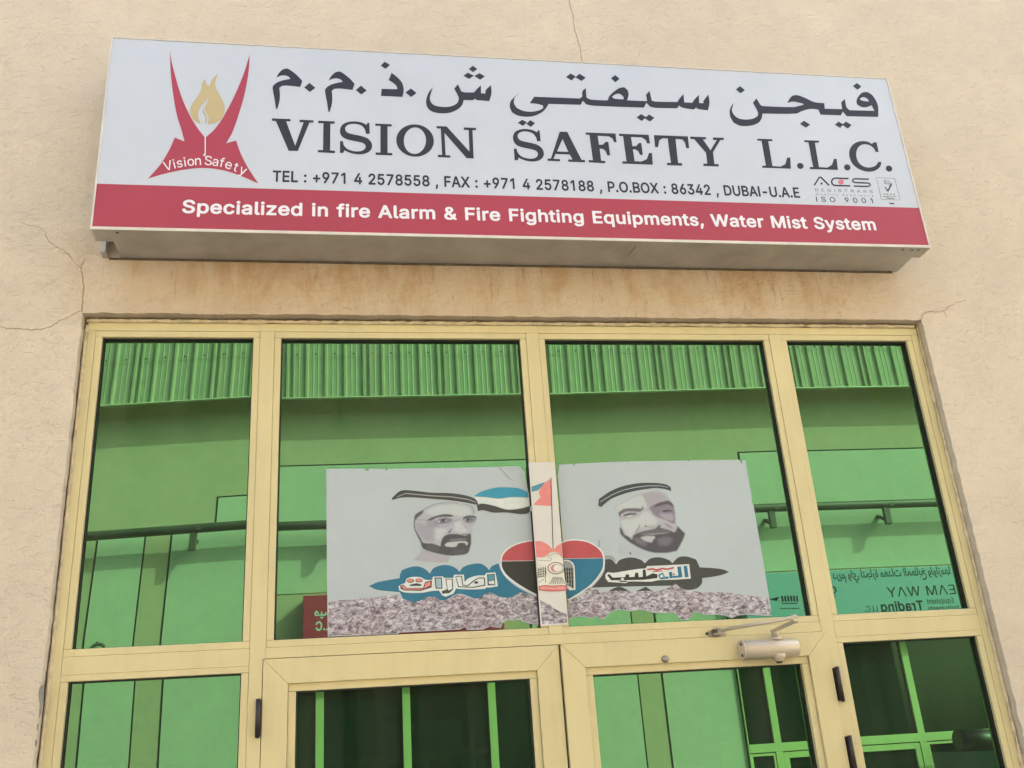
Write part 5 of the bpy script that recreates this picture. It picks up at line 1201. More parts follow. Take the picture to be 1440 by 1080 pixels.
class Photo:
    """a printed photograph: soft-edged patches rastered on a fine grid and kept as the print's colours"""

    def __init__(self, W, w, h, step):
        self.W, self.st = W, step
        self.xs, self.ys = np.arange(0, w + 1, step), np.arange(0, h + 1, step)
        self.gx, self.gy = np.meshgrid(self.xs, self.ys)
        self.col = np.zeros(self.gx.shape + (3,)) + np.array((0.375, 0.432, 0.452))
        self.al = np.zeros(self.gx.shape)

    def blur(self, a, r):
        n = max(1 if r >= 5 else 0, int(round(r * 0.5 / self.st)))
        for _ in range(0 if not n else 1 if r < 9 else 2):
            for ax in (0, 1):
                pad = [(n + 1, n) if k == ax else (0, 0) for k in (0, 1)]
                c = np.cumsum(np.pad(a, pad, mode='edge'), axis=ax)
                a = (np.take(c, range(2 * n + 1, c.shape[ax]), ax) - np.take(c, range(0, c.shape[ax] - 2 * n - 1), ax)) / (2 * n + 1)
        return a

    def mask(self, poly):
        m = np.zeros(self.gx.shape, bool)
        for i in range(len(poly)):
            (ax, ay), (bx, by) = poly[i - 1], poly[i]
            if ay == by:
                continue
            c = (ay > self.gy) != (by > self.gy)
            m ^= c & (self.gx < (bx - ax) * (self.gy - ay) / (by - ay) + ax)
        return m.astype(float)

    def put(self, polys, col, soft=8, k=1.0, lim=50):
        m = np.zeros(self.gx.shape)
        for p in polys:
            m = np.maximum(m, self.mask(smooth(p, lim) if lim else p))
        m = self.blur(m, soft) * k
        self.col = self.col * (1 - m[..., None]) + np.array(col) * m[..., None]
        self.al = np.maximum(self.al, m)

    def grain(self, amp):
        rs = np.random.RandomState(4)
        self.col *= 1 + amp * self.blur(rs.randn(*self.al.shape), self.st)[..., None]

    def build(self, name, parent, Y):
        self.W.Y = Y
        ok = self.al > 0.03
        keep = ok[:-1, :-1] | ok[1:, :-1] | ok[:-1, 1:] | ok[1:, 1:]
        idx, vs, cs, fs = {}, [], [], []
        for j, i in zip(*np.nonzero(keep)):
            q = []
            for dj, di in ((0, 0), (1, 0), (1, 1), (0, 1)):
                key = (j + dj, i + di)
                if key not in idx:
                    x, z = self.W([(self.xs[key[1]], self.ys[key[0]])])[0]
                    idx[key] = len(vs)
                    vs.append((x, Y, z))
                    cs.append((*np.clip(self.col[key], 0, 1), 1))
                q.append(idx[key])
            fs.append(q)
        me = bpy.data.meshes.new(name)
        me.from_pydata(vs, [], fs)
        at = me.color_attributes.new('print', 'FLOAT_COLOR', 'POINT')
        at.data.foreach_set('color', np.array(cs, dtype=np.float32).ravel())
        return link(name, me, parent, [MAT['photo']])


SKIN, SHADE, MAUVE, HAIR, SOFT, LIGHT = (0.345, 0.36, 0.385), (0.24, 0.235, 0.265), (0.16, 0.145, 0.175), (0.045, 0.05, 0.05), (0.095, 0.095, 0.105), (0.42, 0.46, 0.455)
ph = Photo(M1, 1300, 1100, 5)
ph.put([[(360, 880), (420, 905), (600, 960), (790, 985), (775, 1040), (740, 1090), (400, 1075), (230, 1045), (300, 985)]], (0.345, 0.335, 0.355), 8)
ph.put([[(250, 440), (268, 370), (385, 295), (500, 230), (640, 190), (860, 185), (1000, 205), (1095, 235), (1145, 300), (1155, 350), (1190, 400), (1180, 460), (1140, 520), (1130, 620), (1100, 700), (1090, 820), (1060, 945), (1000, 975), (780, 985), (600, 960), (420, 905), (365, 865), (355, 770), (295, 660), (255, 570), (245, 490)]], SKIN, 8)
ph.put([[(405, 320), (560, 240), (760, 212), (960, 225), (1080, 270), (1120, 340), (1080, 372), (960, 390), (850, 372), (700, 352), (520, 375)]], LIGHT, 30)
ph.put([[(860, 480), (935, 462), (1000, 560), (1060, 610), (1000, 640), (900, 625), (850, 590)]], LIGHT, 18)
ph.put([[(560, 590), (690, 570), (740, 600), (680, 690), (600, 760), (520, 700)]], LIGHT, 30)
ph.put([[(260, 480), (380, 500), (500, 520), (560, 620), (560, 760), (430, 780), (340, 700), (280, 600)]], SHADE, 45, 0.55)
ph.put([[(430, 460), (560, 430), (620, 540), (520, 560), (440, 520)]], SHADE, 25, 0.7)
ph.put([[(238, 490), (243, 420), (263, 360), (385, 287), (372, 340), (300, 405), (258, 450), (252, 520), (268, 600), (338, 720), (370, 790), (358, 862), (332, 770), (280, 670), (244, 580)]], SOFT, 6)
ph.put([stroke([(380, 290), (500, 228), (640, 188), (860, 181), (905, 200)], [9, 8, 7, 7, 4]), stroke([(1010, 205), (1090, 225), (1138, 270), (1155, 350)], [5, 7, 9, 14])], SOFT, 6, 0.9)
ph.put([[(360, 780), (420, 800), (520, 805), (600, 830), (640, 850), (652, 780), (690, 700), (760, 665), (860, 655), (960, 670), (1020, 682), (1088, 645), (1108, 690), (1106, 800), (1090, 870), (1065, 936), (1000, 970), (790, 985), (600, 955), (430, 905), (362, 868)]], HAIR, 9, 0.93)
ph.put([[(420, 820), (540, 830), (620, 870), (600, 930), (450, 890)]], SOFT, 25, 0.8)
ph.put([[(840, 880), (960, 890), (1030, 900), (980, 950), (800, 960)]], SOFT, 25, 0.6)
ph.put([[(705, 820), (745, 788), (850, 775), (930, 768), (1010, 768), (1052, 780), (1056, 810), (1032, 838), (1020, 800), (960, 790), (915, 800), (892, 828), (880, 850), (800, 856), (720, 846)]], (0.40, 0.42, 0.415), 8)
ph.put([[(770, 742), (900, 724), (1050, 730), (1010, 752), (900, 758), (800, 766)]], MAUVE, 8, 0.9)
ph.put([[(440, 445), (500, 412), (580, 384), (690, 358), (800, 365), (850, 388), (780, 398), (690, 396), (580, 414), (490, 454)], [(970, 434), (1010, 392), (1100, 375), (1170, 390), (1198, 420), (1100, 408), (1020, 427)]], HAIR, 8, 0.9)
ph.put([[(560, 475), (630, 425), (740, 410), (830, 440), (790, 480), (700, 505), (600, 510)], [(985, 445), (1060, 408), (1140, 412), (1190, 440), (1120, 480), (1030, 482)]], MAUVE, 14, 0.85)
ph.put([ellipse(690, 452, 44, 26), ellipse(1075, 442, 42, 26)], HAIR, 9, 0.85)
ph.put([[(590, 472), (622, 452), (640, 475), (602, 490)], [(1000, 448), (1020, 436), (1030, 455)], ellipse(722, 456, 12, 10), ellipse(1092, 448, 12, 9)], (0.43, 0.44, 0.47), 5)
ph.put([stroke([(250, 440), (340, 442), (480, 455)], 11), stroke([(535, 470), (560, 520), (620, 545), (700, 545), (790, 505), (850, 465), (935, 432)], 10), stroke([(1190, 440), (1180, 480), (1110, 500), (1020, 490)], 7)], MAUVE, 5, 0.6)
ph.put([[(820, 565), (770, 612), (742, 655), (795, 642), (806, 600)]], MAUVE, 8, 0.9)
ph.put([[(960, 640), (1010, 660), (1060, 640), (1040, 675), (980, 672)]], SOFT, 8, 0.8)
ph.grain(0.05)
ph.build('printed_portrait', shl, GY - 3 * ST_)
mb = MB()
lay(mb, 5, HL, [stroke([(425, 283), (470, 266), (600, 278), (700, 283), (790, 297), (826, 312)], [3, 5, 5, 5, 5, 3])], 'grey')
lay(mb, 4, HL, [[(398, 292), (415, 275), (440, 255), (470, 249), (600, 262), (700, 265), (790, 280), (828, 300), (838, 325), (790, 315), (700, 301), (600, 293), (500, 285), (440, 288), (405, 299)]], 'charcoal', 45)
mb.build('printed_headband', PM, shl)

N1 = Win(500, 780, 6.5455, GY)
mb = MB()
lay(mb, 4, N1, [[(395, 290), (430, 270), (455, 262), (470, 220), (520, 205), (600, 208), (640, 230), (705, 232), (712, 203), (805, 200), (812, 214), (900, 214), (905, 185), (998, 183), (1003, 250), (1040, 218), (1120, 193), (1192, 190), (1200, 170), (1288, 163), (1311, 290), (1238, 302), (1205, 300), (1190, 315), (1100, 320), (1000, 318), (925, 312), (900, 360), (830, 387), (798, 375), (768, 330), (700, 335), (600, 352), (450, 347), (402, 328)]], 'white', 30)
lay(mb, 5, N1, [[(410, 285), (440, 276), (472, 306), (622, 306), (640, 252), (703, 236), (700, 302), (600, 333), (450, 330), (414, 312)], ellipse(505, 240, 34, 19), ellipse(584, 237, 34, 18), [(495, 278), (560, 262), (612, 276), (600, 288), (500, 288)],
                [(727, 211), (795, 209), (800, 313), (737, 313)], [(826, 222), (895, 221), (898, 322), (862, 354), (800, 360), (791, 338), (842, 318)],
                [(918, 197), (980, 196), (990, 278), (1030, 282), (1080, 240), (1130, 211), (1190, 210), (1196, 285), (1085, 305), (945, 300)], [(1210, 181), (1280, 176), (1286, 280), (1216, 284)]], 'charcoal')
lay(mb, 6, N1, [[(418, 290), (438, 284), (470, 311), (628, 312), (646, 262), (690, 246), (690, 285), (600, 322), (450, 320)], ellipse(503, 238, 27, 13), ellipse(584, 235, 27, 12)], 'rose')
lay(mb, 6, N1, [[(738, 220), (787, 218), (791, 304), (746, 305)]], 'ice')
lay(mb, 6, N1, [[(836, 229), (886, 228), (889, 316), (856, 330), (848, 318)], [(926, 204), (972, 203), (982, 285), (1034, 291), (1084, 250), (1130, 220), (1180, 219), (1185, 276), (1085, 296), (952, 291)]], 'white')
lay(mb, 7, N1, [ellipse(1110, 256, 20, 12)], 'charcoal')
lay(mb, 6, N1, [[(1219, 188), (1272, 184), (1276, 232), (1224, 240)]], 'teal')
lay(mb, 6, N1, [[(1225, 246), (1276, 238), (1278, 272), (1228, 270)]], 'white')
mb.build('printed_word', PM, shl)

# --- centre strip: flag, heart top and falcon emblem
mb = MB()
CC = Win(740, 620, 3.6, FY)


def layc(mb, n, W, polys, key, lim=None):
    W.Y = FY - n * ST_
    mb.mi = PK.index(key)
    mb.flat([smooth(W(p), lim) if lim else W(p) for p in polys], W.Y, th=0.00012)


layc(mb, 1, CC, [[(125, 190), (127, 330), (34, 324), (72, 285), (62, 262), (75, 235), (100, 208)]], 'rose', 30)
layc(mb, 1, CC, [[(26, 232), (98, 207), (74, 236), (60, 250), (28, 258)]], 'teal', 40)
layc(mb, 1, CC, [[(18, 335), (30, 328), (34, 345), (20, 362)]], 'grey')
layc(mb, 2, CC, [stroke([(125, 186), (136, 548)], 4)], 'charcoal')
layc(mb, 1, CW, [smooth([(404, 165), (470, 163), (540, 198), (602, 255), (640, 215), (692, 183), (706, 335), (640, 282), (580, 282), (530, 318), (500, 335), (418, 340)], 40)], 'rose')
layc(mb, 2, CW, [[(428, 352), (520, 345), (540, 318), (590, 288), (640, 292), (690, 330), (708, 360), (715, 500), (740, 640), (440, 640), (436, 500)]], 'cream', 40)
layc(mb, 3, CW, [stroke([(425, 366), (500, 372), (560, 378), (585, 360), (580, 345), (552, 340), (530, 325), (550, 315), (575, 318), (590, 300), (630, 290), (680, 315), (706, 350)], 7)], 'grey')
layc(mb, 3, CW, [ellipse(632, 455, 92, 66)], 'charcoal')
layc(mb, 4, CW, [ellipse(632, 455, 83, 58)], 'cream')
layc(mb, 5, CW, [ellipse(638, 455, 68, 45)], 'grey')
layc(mb, 6, CW, [ellipse(638, 455, 60, 39)], 'cream')
layc(mb, 7, CW, [[(640, 418), (600, 425), (578, 455), (600, 487), (640, 492), (612, 476), (604, 455), (612, 434)]], 'rose', 60)
for k in range(5):
    x = 440 + k * 19
    layc(mb, 3, CW, [stroke([(x, 452 - k * 4), (x - 2 + k * 1, 560 - k * 4)], 7)], 'charcoal')
for k in range(4):
    y = 470 + k * 26
    layc(mb, 4, CW, [stroke([(430, y + 6), (515, y - 10)], 5)], 'charcoal')
layc(mb, 3, CW, [stroke([(516, 440), (524, 500), (514, 560), (520, 610)], 6), stroke([(440, 610), (500, 575)], 5)], 'charcoal')
for k in range(9):
    a = 605 + k * 11
    layc(mb, 3, CW, [stroke([(a, 552), (562 + k * 21, 626)], 6)], 'charcoal')
layc(mb, 3, CW, [smooth([(442, 655), (500, 640), (600, 646), (700, 640), (752, 652), (758, 690), (700, 702), (600, 706), (500, 702), (446, 690)], 60)], 'red')
layc(mb, 4, CW, [smooth([(450, 660), (500, 648), (600, 653), (700, 647), (744, 657), (748, 684), (700, 694), (600, 698), (500, 694), (454, 684)], 60)], 'rose')
layc(mb, 5, CW, [stroke([(470 + k * 22, 664 + (k * 37) % 9), (482 + k * 22, 680 - (k * 53) % 9)], 5) for k in range(12)], 'cream')
mb.build('printed_emblem', PM, shc)

# --- right sheet: half heart, wing, headband, face, cloud lettering
M2 = Win(840, 670, 9.0, GY)
mb = MB()
lay(mb, 2, HR, [[(280, 768), (330, 743), (395, 660), (392, 600), (430, 600), (455, 625), (475, 602), (530, 590), (580, 602), (600, 620), (630, 595), (680, 590), (725, 605), (740, 620), (770, 590), (810, 585), (860, 600), (878, 640), (960, 645), (1000, 652), (1027, 663), (1000, 675), (960, 685), (890, 695), (890, 720), (860, 748), (800, 752), (755, 723), (700, 758), (650, 763), (605, 738), (540, 763), (470, 738), (400, 763), (330, 743)]], 'charcoal', 48)
lay(mb, 3, HR, [[(395, 582), (425, 580), (445, 592), (455, 615), (430, 598), (395, 594)]], 'grey', 50)
lay(mb, 4, H7, [smooth([(694, 172), (740, 152), (830, 141), (965, 156), (1070, 210), (1136, 275), (1160, 345), (1156, 445), (1105, 545), (1020, 645), (905, 725), (790, 795), (757, 800)], 40)], 'white')
lay(mb, 5, H7, [[(695, 187), (740, 166), (830, 155), (960, 170), (1060, 220), (1120, 280), (1143, 343), (708, 350)]], 'red', 40)
lay(mb, 5, H7, [[(710, 354), (1143, 347), (1140, 440), (1090, 535), (1010, 630), (900, 710), (775, 786), (755, 790)]], 'blue', 40)
lay(mb, 6, H7, [[(708, 365), (770, 368), (815, 395), (832, 440), (842, 690), (800, 690), (790, 700), (765, 680), (745, 640), (720, 560)]], 'white', 40)
lay(mb, 7, H7, [[(712, 376), (765, 380), (803, 405), (820, 450), (828, 680), (800, 670), (760, 640), (735, 600), (722, 540)]], 'grey', 40)
lay(mb, 8, H7, [stroke([(725 + k * 26, 448), (733 + k * 26, 585 + k * 28)], 13) for k in range(4)], 'black')
for k in range(5):
    lay(mb, 9, H7, [stroke([(718, 470 + k * 40), (822, 465 + k * 46)], 6)], 'black')
lay(mb, 3, H7, [stroke([(1100, 150), (1095, 235)], 8)], 'teal')
mb.build('printed_heart_and_cloud', PM, shr)

ph = Photo(M2, 1260, 1040, 5)
ph.put([[(205, 385), (300, 330), (430, 260), (560, 215), (720, 180), (850, 215), (920, 300), (975, 400), (985, 500), (1000, 610), (1105, 730), (1000, 945), (860, 965), (700, 958), (560, 915), (430, 840), (330, 745), (288, 640), (282, 560), (258, 450)]], (0.35, 0.365, 0.385), 8)
ph.put([[(225, 385), (330, 330), (470, 262), (580, 230), (610, 330), (620, 400), (560, 405), (430, 400), (330, 410), (262, 450)], [(300, 560), (400, 545), (520, 520), (580, 440), (640, 450), (700, 500), (760, 560), (740, 610), (640, 615), (560, 640), (470, 730), (420, 780), (335, 680)]], LIGHT, 16)
ph.put([[(560, 225), (720, 195), (840, 235), (910, 300), (760, 335), (650, 385), (620, 330)]], (0.315, 0.305, 0.335), 25)
ph.put([[(650, 395), (720, 352), (800, 325), (900, 308), (940, 335), (972, 395), (983, 500), (990, 600), (940, 590), (880, 560), (800, 530), (720, 490), (690, 450)]], (0.20, 0.175, 0.215), 12)
ph.put([[(780, 460), (860, 470), (960, 470), (970, 560), (900, 555), (820, 520)]], (0.30, 0.28, 0.33), 18)
ph.put([[(700, 388), (770, 340), (900, 305), (950, 345), (970, 392), (930, 368), (870, 352), (780, 376)]], (0.075, 0.065, 0.075), 10, 0.9)
ph.put([[(265, 462), (330, 415), (430, 403), (560, 408), (575, 368), (590, 405), (540, 446), (430, 440), (340, 455), (288, 520), (276, 490)]], (0.10, 0.085, 0.10), 11, 0.9)
ph.put([[(310, 500), (400, 470), (480, 468), (515, 482), (420, 505), (350, 520)]], MAUVE, 16, 0.7)
ph.put([[(318, 492), (400, 464), (480, 463), (510, 478), (420, 484), (360, 500)], [(820, 440), (860, 424), (930, 426), (950, 440), (880, 446), (840, 456)]], HAIR, 6, 0.85)
ph.put([[(300, 500), (312, 470), (325, 465), (316, 515)], [(345, 508), (420, 492), (470, 490), (400, 514)]], (0.46, 0.47, 0.48), 5)
ph.put([[(285, 625), (322, 690), (345, 735), (400, 765), (440, 800), (455, 745), (540, 705), (600, 690), (690, 672), (730, 660), (800, 640), (812, 655), (900, 680), (975, 705), (1010, 650), (1005, 615), (1112, 727), (1070, 830), (1008, 942), (860, 968), (700, 962), (560, 918), (430, 848), (330, 768), (290, 718)]], (0.062, 0.06, 0.07), 10, 0.97)
ph.put([[(470, 770), (560, 790), (640, 850), (600, 890), (480, 830)], [(760, 790), (900, 760), (960, 800), (900, 880), (780, 870)]], (0.16, 0.15, 0.17), 30, 0.8)
ph.put([[(440, 800), (455, 745), (540, 690), (560, 640), (500, 690), (430, 760)]], (0.30, 0.295, 0.31), 16, 0.8)
ph.put([[(800, 560), (900, 590), (960, 630), (1000, 690), (960, 700), (900, 668), (830, 630)]], (0.345, 0.335, 0.355), 12, 0.9)
ph.put([[(850, 588), (910, 612), (970, 668), (930, 655), (880, 630)]], (0.18, 0.165, 0.19), 10, 0.7)
ph.put([[(510, 735), (600, 690), (690, 672), (800, 656), (900, 672), (945, 692), (860, 700), (740, 712), (620, 722)]], (0.13, 0.12, 0.135), 9, 0.85)
ph.put([[(545, 742), (640, 724), (760, 714), (900, 704), (930, 700), (880, 722), (740, 736), (620, 744)]], (0.27, 0.25, 0.27), 6, 0.9)
ph.put([stroke([(540, 748), (640, 742), (760, 738), (930, 706)], 9)], (0.09, 0.08, 0.09), 5, 0.8)
ph.put([[(545, 770), (620, 752), (720, 752), (735, 775), (700, 812), (690, 838), (630, 826), (575, 800)]], (0.38, 0.39, 0.395), 12)
ph.put([[(590, 628), (615, 618), (642, 640), (612, 636)], [(735, 658), (770, 622), (805, 608), (802, 632), (765, 654)]], (0.09, 0.08, 0.09), 7, 0.9)
ph.put([stroke([(547, 602), (522, 650), (474, 722)], [4, 14, 8])], (0.12, 0.11, 0.125), 6, 0.85)
ph.put([[(640, 625), (740, 640), (720, 665), (650, 650)]], (0.30, 0.29, 0.31), 12, 0.8)
ph.put([[(300, 880), (420, 860), (560, 925), (640, 960), (560, 990), (330, 980)]], (0.36, 0.40, 0.41), 20, 0.8)
ph.grain(0.05)
ph.build('printed_portrait', shr, GY - 3 * ST_)
mb = MB()
lay(mb, 4, M2, [[(12, 372), (20, 285), (70, 250), (160, 190), (300, 130), (450, 95), (600, 80), (780, 85), (880, 105), (928, 138), (936, 186), (860, 160), (740, 146), (640, 156), (480, 182), (330, 222), (180, 282), (90, 350), (50, 388)]], 'charcoal', 45)
lay(mb, 5, M2, [stroke([(40, 320), (180, 235), (330, 172), (480, 138), (640, 118), (800, 118), (905, 140)], [8, 9, 9, 9, 9, 8, 4])], 'ice')
lay(mb, 3, M2, [[(405, 960), (420, 955), (432, 990), (415, 995)]], 'soft')
mb.build('printed_headband', PM, shr)

mb = MB()
lay(mb, 4, HR, [[(400, 678), (412, 664), (440, 668), (480, 662), (570, 648), (605, 646), (612, 634), (700, 630), (825, 624), (833, 697), (760, 702), (700, 704), (665, 706), (630, 713), (520, 712), (505, 720), (415, 714), (402, 696)]], 'white', 30)
lay(mb, 5, HR, [[(410, 680), (420, 673), (438, 692), (500, 690), (505, 676), (520, 676), (522, 690), (548, 688), (552, 668), (566, 666), (570, 690), (590, 688), (590, 652), (604, 652), (608, 686), (640, 670), (664, 676), (664, 694), (600, 703), (510, 705), (430, 706)], ellipse(487, 700, 8, 6), [(470, 708), (512, 708), (508, 714), (474, 714)]], 'black')
lay(mb, 5, HR, [stroke([(672, 680), (690, 670), (700, 688), (680, 698), (672, 680)], 8), [(700, 688), (720, 686), (722, 697), (690, 700)], [(722, 664), (738, 663), (742, 694), (726, 696)], [(764, 637), (783, 636), (791, 690), (740, 694), (740, 684), (770, 681)], [(797, 633), (814, 632), (822, 689), (803, 691)]], 'blue')
lay(mb, 5, HR, [stroke([(612, 652), (640, 648), (660, 654), (690, 646), (712, 650), (748, 642)], 9), stroke([(640, 662), (690, 658)], 5), [(742, 672), (752, 670), (754, 678), (744, 680)]], 'red')
mb.build('printed_word', PM, shr)

# ------------------------------------------------------------------ the building across the street (seen in the glass)
ob = root('opposite_building', OP0, 'beige warehouse row across the street with profiled sheet fascia, pale wall panels and dark glazing', 'building', OPA)
ORG[ob.name] = Vector((0, 0, 0))             # its parts are built in facade coordinates: x along it, y towards the street
GR = -0.15
mb = MB()
mb.box(-30, 42, -9.0, 0.0, GR, Z0 + 5.3)
mb.build('wall', MAT['opp_wall'], ob)


def mz(px, py, s=0.0):
    return M(px, py, s)[1]


ez = mz(565, 556.5, 0.35)                     # eave
lz = mz(560, 500.5, 0.35)
mb = MB()
mb.box(-30, 42, 0.0005, 0.318, Z0 + 5.25, Z0 + 5.3)
mb.build('roof_edge', MAT['opp_wall'], ob)



def profile(u0, u1, pitch, seam_every, phase):
    """trapezoid ribs with two small stiffeners between them and a lap rib every few pitches"""
    pts = []
    n0, n1 = int((u0 - phase) / pitch), int((u1 - phase) / pitch)
    for k in range(n0, n1 + 1):
        b = phase + k * pitch
        pts += [(b, 0), (b + 0.020, 0.032), (b + 0.044, 0.032), (b + 0.064, 0)]
        if k % seam_every == 0:
            pts += [(b + 0.098, 0), (b + 0.106, 0.034), (b + 0.126, 0.034), (b + 0.132, 0)]
        else:
            pts += [(b + 0.105, 0), (b + 0.112, 0.0032), (b + 0.122, 0.0032), (b + 0.130, 0)]
        pts += [(b + 0.168, 0), (b + 0.175, 0.0032), (b + 0.185, 0.0032), (b + 0.193, 0)]
    return pts


def sheet(u0, u1, z0, z1, y, lean=0.0):
    pr = profile(u0, u1, 0.252, 4, 0.06)
    bm = bmesh.new()
    lo = [bm.verts.new((u, y + d_, z0)) for u, d_ in pr]
    hi = [bm.verts.new((u, y + d_ + lean, z1)) for u, d_ in pr]
    for i in range(len(pr) - 1):
        bm.faces.new((lo[i], lo[i + 1], hi[i + 1], hi[i]))
    bmesh.ops.solidify(bm, geom=bm.faces[:], thickness=0.002)
    return bm


mb = MB()
mb.join(sheet(-30, 42, ez, lz + 0.05, 0.33))
mb.join(sheet(-30, 42, lz, Z0 + 6.2, 0.337))
mb.box(-30, 42, 0.322, 0.372, ez - 0.012, ez - 0.001)
fas = mb.build('fascia', MAT['fascia'], ob)
for k in range(-12, 42):
    b = 0.06 + k * 0.252 + 0.152
    for bb in ([b, b - 0.036] if k % 4 == 0 else [b]):
        mb = MB()
        mb.tube([(bb, 0.336, lz + 0.055), (bb, 0.349, lz + 0.055)], 0.0095, 8)
        mb.build('screw', MAT['screw'], fas)

# raised render panels
PS = 0.010
g1 = mz(565, 651.5, PS)
g2 = (mz(1068, 636.5, PS) + mz(1215, 633.5, PS)) / 2
gtop = (g1 + g2) / 2
lowt = mz(420, 745.5, PS)
sgt = (mz(420, 838.5, PS) + mz(1250, 797, PS)) / 2
U_ = lambda px, py: M(px, py, PS)[0]
p1a, p1b = U_(139, 770), (U_(210, 780) + U_(184, 958)) / 2
p2a = (U_(252, 780) + U_(224, 955)) / 2
stp = U_(308, 720)
d1, d2, d3 = (U_(898, 950) + U_(909, 1080)) / 2, (U_(934, 948) + U_(947, 1080)) / 2, (U_(1039, 944) + U_(1053, 1080)) / 2
print('panels', p1a, p1b, p2a, stp, d1, d2, d3, gtop, lowt, sgt, ez, lz)
bw = [-0.12, 3.16, d3, 9.75]                 # window zones


def opanel(u0, u1, z0, z1):
    mb = MB()
    mb.box(u0, u1, 0.005, PS, z0, z1, 0.003)
    o = mb.build('wall_panel', MAT['opp_panel'], ob)
    mb = MB()
    mb.box(u0 - 0.020, u1 + 0.020, 0.0004, 0.0046, z0, z1 + 0.021)
    mb.build('joint', MAT['dark'], o)


s1z = mz(328, 702, PS)
opanel(p1a, p1b, GR, lowt)
opanel(p2a, bw[0] - 0.02, GR, lowt)
mb = MB()
rl = mz(420, 740, 0.0)
pe = 3.42                                    # right end of the upper panel
pts = [(stp, rl + 0.03), (pe, rl + 0.03), (pe, gtop), (bw[0] - 0.15, gtop), (bw[0] - 0.15, s1z), (stp, s1z)]
mb.prism(pts, PS, 0.005, 0.003)
o = mb.build('wall_panel', MAT['opp_panel'], ob)
mb = MB()
jw = 0.020
mb.prism([(stp - jw, rl + 0.03), (pe + jw, rl + 0.03), (pe + jw, gtop + jw), (bw[0] - 0.15 - jw, gtop + jw), (bw[0] - 0.15 - jw, s1z + jw), (stp - jw, s1z + jw)], 0.0046, 0.0004)
mb.build('joint', MAT['dark'], o)
opanel(U_(1041.5, 645), 12.5, rl + 0.03, gtop)
opanel(bw[0], bw[1], sgt + 0.012, lowt)
opanel(bw[1] + 0.02, d1, GR, lowt)
opanel(d2, d3 - 0.012, GR, lowt)
opanel(d3, bw[3], sgt + 0.012, lowt)
opanel(bw[3] + 0.02, 12.5, GR, lowt)
opanel(-6.5, p1a - 0.36, GR, lowt)

# steel rail on brackets
RS = 0.25
rb = [(M(122, 759, RS)[1] + M(347, 740, RS)[1]) / 2, M(425, 737.5, RS)[1], M(1080, 713.5, RS)[1], M(1230, 710.5, RS)[1]]
rz = sum(rb) / 4
mb = MB()
mb.tube([(-29.5, RS, rz), (41.5, RS, rz)], 0.058, 16)
rail = mb.build('wall_rail', MAT['opp_rail'], ob)
bt = (mz(277, 777, RS) + mz(1090, 742, RS)) / 2
for u in (-4.4, -2.7, M(275, 760, RS)[0], M(275, 760, RS)[0] + 1.71, 2.42, 4.9, M(1088, 730, RS)[0], M(1248, 730, RS)[0], 10.1):
    mb = MB()
    mb.box(u - 0.042, u + 0.042, RS - 0.03, RS + 0.03, bt, rz - 0.02, 0.003)
    mb.bar((u, 0.0, rz - 0.10), (u, RS - 0.02, bt + 0.05), 0.05, 0.03)
    mb.tube([(u + 0.07, RS + 0.01, rz - 0.01), (u + 0.07, RS + 0.06, rz - 0.01)], 0.03, 12)
    mb.build('bracket', MAT['opp_rail'], rail)
hk = M(147, 906, 0.06)
mb = MB()
mb.tube([(hk[0] + 0.075 * math.cos(a), 0.08, hk[1] - 0.03 + 0.05 * math.sin(a)) for a in [math.pi * k / 8 for k in range(9)]], [0.012] + [0.020] * 7 + [0.026], 10)
mb.tube([(hk[0] - 0.02, 0.0, hk[1] + 0.03), (hk[0] - 0.02, 0.08, hk[1] + 0.045)], 0.012, 8)
mb.build('wall_hook', MAT['opp_rail'], ob)

